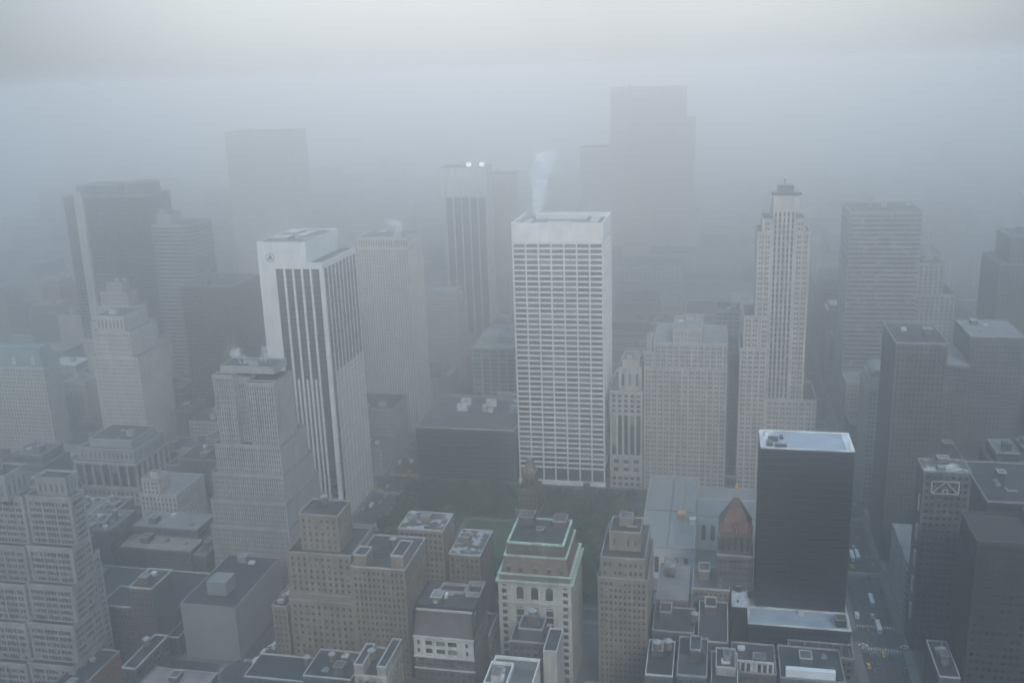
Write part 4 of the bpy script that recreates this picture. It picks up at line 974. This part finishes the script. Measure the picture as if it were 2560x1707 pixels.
for (a, b) in AVE:
    for k in range(36, 62):
        if (a, b) == (-240, 80) and k in (40, 41): continue
        y0, y1 = nline(k), sline(k + 1)
        dist = y0
        w_avg = 22 if dist < 560 else 28 if dist < 820 else 40 if dist < 1200 else 58
        rows = [(y0, y0 + 32), (y1 - 32, y1)] if dist < 1000 else [(y0, y1)]
        for (ya, yb) in rows:
            x = a
            while x < b - 6:
                w = min(RN.uniform(0.6, 1.5) * w_avg, b - x)
                if b - (x + w) < 7: w = b - x
                xa, xb = x, x + w - 0.4
                x += w
                yc = yb
                if not infrustum((xa + xb) / 2, ya): continue
                if hits(xa, xb, ya, yc):
                    # try to shrink round the hero
                    if hits(xa + w * .5, xb, ya, yc) and hits(xa, xa + w * .5, ya, yc): continue
                    if hits(xa + w * .5, xb, ya, yc): xb = xa + w * .5
                    else: xa = xa + w * .5
                    if xb - xa < 6: continue
                hmax = 34 if dist < 520 else 46 if dist < 700 else 60 if dist < 900 else 95
                if xa < -270 and dist < 900: hmax = min(hmax, 38)
                if xa > 100 and dist < 900: hmax = 62
                h = RN.uniform(0.35, 1.0) ** 1.1 * hmax
                if (a, b) == (-240, 80) and 420 < dist < 540: h = RN.uniform(22, 40)
                if dist < 440 and xa > -260: h = RN.uniform(14, 24)
                if dist > 900 and RN.random() < 0.12 and (xa < -560 or xa > 120): h = RN.uniform(90, 140)
                if -270 < xa < 100 and dist > 700: h = min(h, 58 if dist < 1200 else 75)
                mat = RN.choice(PAL)
                if xa > 100 and dist < 720: mat = RN.choice((soot_brick, black_brick, dark_stone))
                if xa < -270 and dist < 640: mat = RN.choice((soot_brick, dark_stone, soot_brick, brown_brick))
                sty = RN.choice((S(2.4, 3.7, .5, .5), S(3.0, 3.8, .55, .5), S(2.8, 3.7, .45, .52, group=2), S(3.6, 4.0, .7, .55)))
                if dist >= 1100:
                    fw, fg, fr = far['w'], far['g'], far['r']
                    st_ = dict(sty, cw=sty['cw'] * 1.6)
                    facade(fw, fw, fg, xa, ya, 1, 0, 0, -1, xb - xa, BASE, h, st_)
                    if xa < 0: facade(fw, fw, fg, xb, ya, 0, 1, 1, 0, yc - ya, BASE, h, st_)
                    else: facade(fw, fw, fg, xa, yc, 0, -1, -1, 0, yc - ya, BASE, h, st_)
                    fw.quad((xb, yc, BASE), (xa, yc, BASE), (xa, yc, h), (xb, yc, h))
                    fr.quad((xa, ya, h), (xb, ya, h), (xb, yc, h), (xa, yc, h))
                    continue
                nfill += 1
                e, n = zone(xa, k)
                size = 'low' if h < 22 else 'midrise' if h < 42 else 'tall' if h < 80 else 'towering'
                tiers = [(xa, xb, ya, yc, 0, h, sty)]
                if h > 30 and xb - xa > 14 and RN.random() < .5: 
                    tiers.append((xa + 3, xb - 3, ya + 3, yc - 3, h, h + RN.uniform(4, 12), sty))
                rfm = RN.choices([tar, tar_light, gravel, white_roof], weights=(6, 3, 2, .35))[0]

                fcs = 'SE' if xa < 20 else 'SW'
                rfn = {id(tar): 'black', id(tar_light): 'grey', id(gravel): 'gravel', id(white_roof): 'white'}[id(rfm)]
                lab = f"{size} {LB[id(mat)]} building, {rfn} roof{', stepped' if len(tiers) > 1 else ''}, {e}, {n}"
                building('city_building', lab, tiers, mat, glass, roof=rfm, cop=RN.choice((coping_dim, coping_dim, coping_m)), faces=fcs, hero=False,
                         group=f'background buildings {e}, {n}', units=(9 if dist < 560 else 3 if dist < 800 else 1))
                if h < 45 and RN.random() < .3 and dist < 850: TANKSPOTS.append(((xa + xb) / 2, (ya + yc) / 2 + 2, tiers[-1][5], lab))
fw = far['w'].build('distant_buildings', grey_stone, kind='stuff')
far['g'].build('distant_glass', glass, fw, 'stuff'); far['r'].build('distant_roofs', tar_light, fw, 'stuff')
print('fillers', nfill)

# ================================================================== rooftop water tanks
def make_tank():
    r = thing('water_tank', '', 'water tank', (0, 0, 0))
    for sx in (-1, 1):
        for sy in (-1, 1):
            m = MB(); m.box(sx * 1.3 - .12, sy * 1.3 - .12, 0, sx * 1.3 + .12, sy * 1.3 + .12, 2.6); m.build('leg', dark_metal, r)
    m = MB(); m.box(-1.9, -1.9, 2.6, 1.9, 1.9, 2.85, True); m.build('platform', dark_metal, r)
    m = MB(); m.cyl(0, 0, 2.85, 7.0, 2.0, 1.95, n=14); m.build('barrel', wood, r)
    m = MB(); m.cyl(0, 0, 7.0, 8.6, 2.2, 0.0, n=14); m.build('conical_roof', tank_cap, r)
    for z in (3.4, 4.6, 5.8):
        m = MB(); m.cyl(0, 0, z, z + .12, 2.06, n=14); m.build('hoop', dark_metal, r)
    return r
proto = make_tank()
spots = [(-210, 468, 92.2, 'on the top house of the brown block'), (-24.5, 418, 50.2, 'at the left of the black framed roof near bottom centre'), (-19.5, 420, 50.2, 'at the right of the black framed roof near bottom centre'),
         (-174, 474, 66.2, 'on the tan block joined to the brown block'), (-160, 395, 47.2, 'on the notched cream building at the bottom edge'), (-86, 424, 58.2, 'on the dark platform before the copper cornice building'),
         (-22, 505, 44.2, 'below the library on the brown roof'), (-400, 420, 126.2, 'on the big beige stepped block'), (-226, 390, 17.2, 'on the low rooftop along Sixth avenue at the bottom'), (-192, 420, 26.2, 'on the long dark rooftop below the brown block'),
         (-8, 460, 42.2, 'on the stepped parapet roof below the library'), (-208, 424, 20.2, 'on the left end of the long dark rooftop')]
used = 0
for (x, y, z, lab) in spots + [(a, b, c, 'on ' + ' '.join(l.replace(' building', ' block').split()[:11])) for a, b, c, l in TANKSPOTS]:
    t = proto if used == 0 else copy_tree(proto)
    used += 1
    t.location = (x, y, z); t.rotation_euler = (0, 0, random.uniform(0, 1.5))
    t['label'] = 'wooden water tank ' + lab; t['group'] = 'rooftop water tanks'

# ================================================================== park trees
leafm = []
for i, c in enumerate(((0.040, 0.062, 0.034), (0.052, 0.075, 0.040), (0.032, 0.050, 0.030))):
    leafm.append(M('leaves_%s' % ('green', 'light_green', 'deep_green')[i], c, var=0.35, scale=.5, streak=0))
bark = M('bark', (0.09, 0.075, 0.06))
def tree_meshes(seed, mat):
    R_ = random.Random(seed)
    t = MB(); t.cyl(0, 0, 0, 5.5, .38, .24, n=7, cap=False)
    cl = []
    for i in range(13):
        a, h = R_.uniform(0, 6.28), R_.uniform(5.5, 11.5)
        rr = R_.uniform(.8, 3.6) * (1.15 if h < 9 else .7)
        c = (rr * math.cos(a), rr * math.sin(a), h); cl.append((c, R_.uniform(1.2, 2.1)))
        b0, b1 = Vector((0, 0, min(5.2, h - 2))), Vector(c)
        d = (b1 - b0); s = d.orthogonal().normalized() * .1; s2 = d.cross(s).normalized() * .1
        t.quad(tuple(b0 - s), tuple(b0 + s), tuple(b1 + s * .4), tuple(b1 - s * .4)); t.quad(tuple(b0 - s2), tuple(b0 + s2), tuple(b1 + s2 * .4), tuple(b1 - s2 * .4))
    f = MB()
    for (c, R0) in cl:
        for _ in range(46):
            d = Vector((R_.gauss(0, 1), R_.gauss(0, 1), R_.gauss(0, .8))).normalized() * R0 * R_.uniform(.55, 1.1)
            p = Vector(c) + d
            n = (d.normalized() + Vector((R_.uniform(-.6, .6), R_.uniform(-.6, .6), R_.uniform(-.2, .9)))).normalized()
            u = n.orthogonal().normalized() * R_.uniform(.3, .6); v = n.cross(u).normalized() * R_.uniform(.25, .5)
            f.quad(tuple(p - u - v), tuple(p + u - v), tuple(p + u + v), tuple(p - u + v))
    return t.mesh('trunk', bark), f.mesh('crown', mat)
for m_ in leafm:
    n, l = m_.node_tree.nodes, m_.node_tree.links
    b = n['Principled BSDF']; src = b.inputs['Base Color'].links[0].from_socket
    oi = n.new('ShaderNodeObjectInfo'); r_v = n.new('ShaderNodeMapRange'); r_v.inputs['To Min'].default_value = 0.55; r_v.inputs['To Max'].default_value = 1.6
    l.new(oi.outputs['Random'], r_v.inputs['Value'])
    v_ = n.new('ShaderNodeVectorMath'); v_.operation = 'SCALE'; l.new(src, v_.inputs[0]); l.new(r_v.outputs[0], v_.inputs['Scale']); l.new(v_.outputs[0], b.inputs['Base Color'])
TM = [tree_meshes(100 + i, leafm[i % 3]) for i in range(6)]
RT = random.Random(12)
pos = []
for y in (546, 553, 561, 569, 577, 660, 668, 676, 684, 691):
    x = -232
    while x < -54:
        pos.append((x + RT.uniform(-1, 1), y + RT.uniform(-1, 1))); x += 8.2
for x in (-232, -224, -215, -207, -199, -191, -183, -98, -90, -82, -74, -66, -58):
    y = 585
    while y < 656:
        pos.append((x + RT.uniform(-1, 1), y + RT.uniform(-1, 1))); y += 8.4
nt = 0
for (x, y) in pos:
    if hits(x, x, y, y, 3) : continue
    tm = TM[RT.randint(0, 5)]
    t = thing('park_tree', 'leafy plane tree in the dense green canopy around the park lawn', 'tree', (x, y, 0.14), 'park trees', RT.uniform(0, 6.28))
    s = RT.uniform(.85, 1.25); t.scale = (s, s, s * RT.uniform(.9, 1.2))
    link_mesh('trunk', tm[0], t); link_mesh('crown', tm[1], t); nt += 1
print('trees', nt)

# ================================================================== vehicles
def make_car(name, col, kind='car'):
    r = thing(name, '', 'car')
    body = PAINT('paint_' + name, col, .35)
    if kind == 'car':
        L, W_, H1, H2 = 4.9, 1.9, .85, 1.45
        m = MB(); m.box(-L/2, -W_/2, .32, L/2, W_/2, H1, True); m.build('body', body, r)
        c = MB(); c.taper(-L*.30, -W_*.46, L*.26, W_*.46, H1, -L*.2, -W_*.38, L*.14, W_*.38, H2); c.build('cabin_glass', carglass, r)
        t = MB(); t.box(-L*.2, -W_*.38, H2, L*.14, W_*.38, H2 + .06, True); t.build('roof', body, r)
        if 'taxi' in name:
            s = MB(); s.box(-.1, -.3, H2 + .06, .1, .3, H2 + .3, True); s.build('roof_sign', paint_white, r)
        wb = L * .3
    elif kind == 'van':
        L, W_, H2 = 6.6, 2.3, 2.9
        m = MB(); m.box(-L/2, -W_/2, .45, L*.22, W_/2, H2, True); m.build('cargo_box', body, r)
        c = MB(); c.taper(L*.23, -W_*.48, L*.5, W_*.48, .45, L*.23, -W_*.45, L*.36, W_*.45, 2.3); c.build('cab', PAINT('cab_' + name, [v * .7 for v in col], .3), r)
        g_ = MB(); g_.quad((L*.47, -W_*.42, 1.2), (L*.47, W_*.42, 1.2), (L*.385, W_*.42, 2.15), (L*.385, -W_*.42, 2.15)); g_.build('windscreen', carglass, r)
        wb = L * .33
    else:
        L, W_, H2 = 12.0, 2.6, 3.1
        m = MB(); m.box(-L/2, -W_/2, .4, L/2, W_/2, H2 - .25, True); m.build('body', body, r)
        t = MB(); t.box(-L/2 + .1, -W_/2 + .1, H2 - .25, L/2 - .1, W_/2 - .1, H2, True); t.build('roof', PAINT('bus_roof_white', (0.78, 0.78, 0.76)), r)
        for sy in (-1, 1):
            for i in range(7):
                w_ = MB(); y_ = sy * (W_/2 + .015); x_ = -L/2 + 1 + i * 1.5
                w_.quad((x_, y_, 1.5), (x_ + 1.25, y_, 1.5), (x_ + 1.25, y_, 2.45), (x_, y_, 2.45)); w_.build('window', carglass, r)
        wb = L * .3
    for sx in (-1, 1):
        for sy in (-1, 1):
            k = 'wheelmesh%s' % kind
            if k not in MATS:
                w_ = MB(); n = 10; R0 = .34 if kind == 'car' else .48
                for i in range(n):
                    a0, a1 = 2*math.pi*i/n, 2*math.pi*(i+1)/n
                    p0, p1 = (R0*math.cos(a0), R0*math.sin(a0)), (R0*math.cos(a1), R0*math.sin(a1))
                    w_.quad((p0[0], -.13, p0[1]), (p1[0], -.13, p1[1]), (p1[0], .13, p1[1]), (p0[0], .13, p0[1]))
                    for q in (-.13, .13): w_.tri((0, q, 0), (p0[0], q, p0[1]), (p1[0], q, p1[1]))
                MATS[k] = w_.mesh('wheel', tyre)
            link_mesh('wheel', MATS[k], r, (sx * wb, sy * (W_/2 - .1), .34 if kind == 'car' else .48))
    return r
protos = {'taxi': make_car('taxi', (0.86, 0.43, 0.02)), 'white_car': make_car('white_car', (0.7, 0.7, 0.68)), 'dark_car': make_car('dark_car', (0.03, 0.035, 0.05)),
          'red_car': make_car('red_car', (0.4, 0.05, 0.03)), 'blue_car': make_car('blue_car', (0.08, 0.12, 0.2)), 'delivery_van': make_car('delivery_van', (0.7, 0.7, 0.68), 'van'), 'city_bus': make_car('city_bus', (0.45, 0.5, 0.52), 'bus')}
seen = {}
def park(kind, x, y, ang, lab, group=None):
    p = protos[kind]
    t = p if kind not in seen else copy_tree(p)
    seen[kind] = 1
    t.location = (x, y, 0.01); t.rotation_euler = (0, 0, math.radians(ang))
    t['label'] = lab; t['category'] = {'delivery_van': 'van', 'city_bus': 'bus', 'taxi': 'taxi'}.get(kind, 'car')
    t['group'] = group or 'traffic'
#VEH
park('delivery_van', -250.7, 778.0, 90, 'white van leading the traffic queue at the far side of the crossing', 'traffic')
park('taxi', -245.5, 770.1, 90, 'yellow taxi right behind the leading white van', 'traffic')
park('taxi', -245.0, 761.9, 90, 'yellow taxi second behind the leading white van', 'traffic')
park('taxi', -246.8, 752.8, 85, 'yellow taxi at the left of a pair in the queue', 'traffic')
park('taxi', -242.3, 752.4, 90, 'yellow taxi at the right of a pair in the queue', 'traffic')
park('delivery_van', -235.1, 743.1, 80, 'white van turning at the corner of the dark park block', 'traffic')
park('taxi', -241.8, 739.3, 60, 'yellow taxi in the middle of the crossing', 'traffic')
park('white_car', -250.7, 736.0, 70, 'white car near the middle of the crossing', 'traffic')
park('taxi', -236.8, 734.4, 20, 'yellow taxi side on near the turning white van', 'traffic')
park('taxi', -252.1, 726.3, 5, 'yellow taxi at the left end of the row across the street', 'traffic')
park('red_car', -248.6, 723.8, 10, 'red car beside the leftmost crossing taxi', 'traffic')
park('taxi', -244.3, 726.9, 0, 'yellow taxi crossing beside the white car', 'traffic')
park('red_car', -236.8, 722.5, 90, 'red car waiting ahead of the front taxi', 'traffic')
park('taxi', -239.9, 718.4, 80, 'yellow taxi nearing the crossing', 'traffic')
park('taxi', -238.3, 706.0, 75, 'yellow taxi just short of the crossing', 'traffic')
park('taxi', -244.1, 693.1, 80, 'small yellow taxi alone on the avenue by the park corner', 'traffic')
park('taxi', -266.1, 695.7, 0, 'yellow taxi at the kerb in front of the emblem tower, left of two', 'traffic')
park('taxi', -263.1, 694.7, 0, 'yellow taxi at the kerb in front of the emblem tower, right of two', 'traffic')
park('city_bus', -281.1, 748.1, 90, 'pale bus heading away beside the emblem tower', 'traffic')
park('white_car', -253.1, 468.3, 90, 'white car high in the lower avenue lane beside the windowless box', 'traffic')
park('delivery_van', -250.1, 470.1, 90, 'white van to the right of the white car on the lower avenue', 'traffic')
park('delivery_van', -253.1, 462.0, 90, 'dull white truck behind the white car on the lower avenue', 'traffic')
park('taxi', -248.7, 460.0, 90, 'yellow taxi beside the white truck on the lower avenue', 'traffic')
park('delivery_van', -253.9, 453.5, 90, 'pale green white van lowest on the lower avenue', 'traffic')
park('taxi', -237.4, 457.0, 90, 'yellow taxi close to the pale roof edge at the bottom', 'traffic')
park('dark_car', -253.3, 447.8, 90, 'dark car behind the lowest van on the avenue', 'traffic')
park('city_bus', 96.5, 572.4, 90, 'white roofed bus, front one of two on lower Fifth avenue', 'traffic')
park('city_bus', 96.3, 541.8, 90, 'white roofed bus, rear one of two on lower Fifth avenue', 'traffic')
park('city_bus', 92.0, 629.4, 90, 'white roofed bus, left one of a side by side pair on Fifth avenue', 'traffic')
park('city_bus', 95.5, 631.0, 90, 'white roofed bus, right one of a side by side pair on Fifth avenue', 'traffic')
park('taxi', 99.4, 658.3, 90, 'lone yellow taxi ahead of the paired buses on Fifth avenue', 'traffic')
park('white_car', 85.4, 522.4, 0, 'pale car crossing at the bottom of Fifth avenue', 'traffic')
park('white_car', 107.7, 523.7, 0, 'bright white car at the right kerb low on Fifth avenue', 'traffic')
park('dark_car', 93.1, 597.4, 90, 'dark car between the bus pairs on Fifth avenue', 'traffic')
park('blue_car', 101.2, 693.5, 90, 'blue car far up Fifth avenue beyond the taxi', 'traffic')
park('dark_car', 99.2, 603.5, 90, 'dark car at the right side of Fifth avenue above the buses', 'traffic')
park('white_car', 23.8, 743.5, 0, 'white car on Forty second street right of the library', 'traffic')
park('taxi', -40.2, 735.3, 0, 'yellow taxi on Forty second street behind the library', 'traffic')
VEH_END = 1
RV = random.Random(31)
busy = [(q.location.x, q.location.y) for q in D.objects if q.parent is None and q.get('category') in ('car', 'van', 'taxi', 'bus')]
for (xc, where) in ((-255, 'Sixth avenue'), (95, 'Fifth avenue')):
    for lane in (-9.3, -4.4, 0.0, 4.4, 9.3):
        y = 440 + RV.uniform(0, 20)
        while y < 960:
            y += RV.uniform(9, 46)
            x = xc + lane
            if any(abs(x - a) < 3.2 and abs(y - b) < 11 for a, b in busy): continue
            k = RV.choices(['taxi', 'white_car', 'dark_car', 'blue_car', 'red_car', 'delivery_van'], weights=(3, 2, 4, 2, 1, 1))[0]
            w = 'below the park' if y < 540 else 'beside the park block' if y < 700 else 'past the park'
            busy.append((x, y))
            park(k, x, y, 90, {'taxi': 'yellow taxi', 'white_car': 'white car', 'dark_car': 'dark car', 'blue_car': 'blue grey car', 'red_car': 'red car', 'delivery_van': 'white van'}[k] + (' parked at the kerb' if abs(lane) > 9 else ' driving') + f' on {where} {w}', f'vehicles on {where}')


# ================================================================== steam plumes
def plume(x, y, z, H_, r0, r1, dx, dy, label, dens, seed):
    R_ = random.Random(seed)
    v, f = [], []
    nr, ns = 22, 18
    ph = [R_.uniform(0, 6.28) for _ in range(8)]
    for i in range(nr + 1):
        t = i / nr
        rad = (r0 + (r1 - r0) * t) * (0.15 if i in (0, nr) else 1.0)
        cx = x + dx * t ** 1.4 + r1 * .25 * math.sin(5 * t + ph[0]) * t
        cy = y + dy * t ** 1.4
        for j in range(ns):
            a = 2 * math.pi * j / ns
            k = 1 + .22 * math.sin(3 * a + ph[1] + 9 * t) + .16 * math.sin(5 * a + ph[2] - 13 * t) + .14 * math.sin(19 * t + ph[3] + 2 * a)
            v.append((cx + rad * k * math.cos(a), cy + rad * k * math.sin(a), z + H_ * t + .2 * rad * math.sin(2 * a + ph[4])))
    for i in range(nr):
        for j in range(ns):
            f.append((i * ns + j, i * ns + (j + 1) % ns, (i + 1) * ns + (j + 1) % ns, (i + 1) * ns + j))
    f.append(tuple(range(ns))[::-1]); f.append(tuple(nr * ns + j for j in range(ns)))
    me = D.meshes.new('steam_plume'); me.from_pydata([(a - x, b - y, c - z) for a, b, c in v], [], f)
    m = D.materials.new('steam'); m.use_nodes = True; n, l = m.node_tree.nodes, m.node_tree.links
    n.remove(n['Principled BSDF'])
    pv_ = n.new('ShaderNodeVolumePrincipled'); pv_.inputs['Color'].default_value = (1, 1, 1, 1); pv_.inputs['Density'].default_value = dens
    pv_.inputs['Anisotropy'].default_value = 0.0
    tc = n.new('ShaderNodeTexCoord'); nz = n.new('ShaderNodeTexNoise'); nz.inputs['Scale'].default_value = 0.2; nz.inputs['Detail'].default_value = 4; nz.inputs['Roughness'].default_value = 0.6; nz.inputs['Distortion'].default_value = 0.8
    l.new(tc.outputs['Object'], nz.inputs['Vector'])
    mr = n.new('ShaderNodeMapRange'); mr.inputs['From Min'].default_value = 0.47; mr.inputs['From Max'].default_value = 0.60; mr.inputs['To Max'].default_value = dens
    l.new(nz.outputs['Fac'], mr.inputs['Value'])
    sp_ = n.new('ShaderNodeSeparateXYZ'); l.new(tc.outputs['Object'], sp_.inputs[0])
    fade = n.new('ShaderNodeMapRange'); fade.inputs['From Min'].default_value = H_ * 0.25; fade.inputs['From Max'].default_value = H_; fade.inputs['To Min'].default_value = 1.0; fade.inputs['To Max'].default_value = 0.12
    l.new(sp_.outputs[2], fade.inputs['Value'])
    mm = n.new('ShaderNodeMath'); mm.operation = 'MULTIPLY'; l.new(mr.outputs[0], mm.inputs[0]); l.new(fade.outputs[0], mm.inputs[1])
    l.new(mm.outputs[0], pv_.inputs['Density'])
    l.new(pv_.outputs[0], n['Material Output'].inputs['Volume'])
    me.materials.append(m)
    o_ = D.objects.new('steam_plume', me); COL.objects.link(o_); o_.location = (x, y, z)
    return tag(o_, label, 'steam')
plume(-140, 752, 211.5, 50, 3.2, 8.5, 9, 10, 'white steam plume rising from the roof of the white grid tower', 2.2, 1)
plume(-285, 850, 184.5, 12, 3, 7, -8, 4, 'small puff of steam over the finned tower roof', 1.2, 2)
plume(-296, 556, 146, 11, 2.2, 5, -9, 4, 'thin steam drifting off the striped stepped building', 0.9, 3)
plume(-284, 560, 146, 13, 1.8, 4.5, 3, 4, 'thin upright steam on the striped stepped building', 0.9, 4)

# two bright lamps on the far tower top (lit in the photograph)
lm = D.materials.new('lamp_glow'); lm.use_nodes = True
lb = lm.node_tree.nodes['Principled BSDF']; lb.inputs['Emission Color'].default_value = (1, .95, .85, 1); lb.inputs['Emission Strength'].default_value = 1.3; lb.inputs['Base Color'].default_value = (.8, .8, .8, 1)
for (x, lab) in ((-288.5, 'left one of two bright floodlights on a hazy tower top'), (-273.0, 'right one of two bright floodlights on a hazy tower top')):
    m = MB((x, 1129, 216.9)); m.box(x - .4, 1129.2, 216.9, x + .4, 1130, 217.6); m.box(x - 2.7, 1128.6, 217.6, x + 2.7, 1130.6, 222, True); m.box(x - 2.2, 1128.2, 218.1, x + 2.2, 1128.6, 221.5, True); m.build('floodlight', lm, loc=(x, 1129, 216.9))
    tag(D.objects[[q.name for q in D.objects if q.name.startswith('floodlight')][-1]], lab, 'floodlight', 'tower top floodlights')

# ================================================================== haze
hz = MB(); hz.box(-6900, -250, -1.0, 6900, 8900, 332.0, True)
hm = D.materials.new('haze'); hm.use_nodes = True; n, l = hm.node_tree.nodes, hm.node_tree.links
n.remove(n['Principled BSDF'])
pv_ = n.new('ShaderNodeVolumePrincipled'); pv_.inputs['Color'].default_value = HAZE_COLOR; pv_.inputs['Density'].default_value = HAZE_DENSITY
pv_.inputs['Anisotropy'].default_value = HAZE_G
l.new(pv_.outputs[0], n['Material Output'].inputs['Volume'])
hz.build('haze', hm, kind='stuff')

# ================================================================== labels: make copies tell-apart, keep them short
tops = [o_ for o_ in D.objects if o_.parent is None and o_.get('label')]
by = {}
for o_ in tops: by.setdefault(o_['label'], []).append(o_)
ORD = ['leftmost', 'second from left', 'third from left', 'fourth from left', 'fifth from left', 'sixth from left', 'seventh from left', 'eighth from left']
for lab, os_ in by.items():
    if len(os_) > 1 and os_[0]['category'] != 'tree':
        os_.sort(key=lambda q: q.location.x / q.location.y)
        for i, q in enumerate(os_): q['label'] = (ORD[i] if i < len(os_) - 1 or i == 0 else 'rightmost') + ' ' + lab
for q in tops:
    if len(q['label'].split()) > 16: print('LONG', len(q['label'].split()), q.name, '|', q['label'])
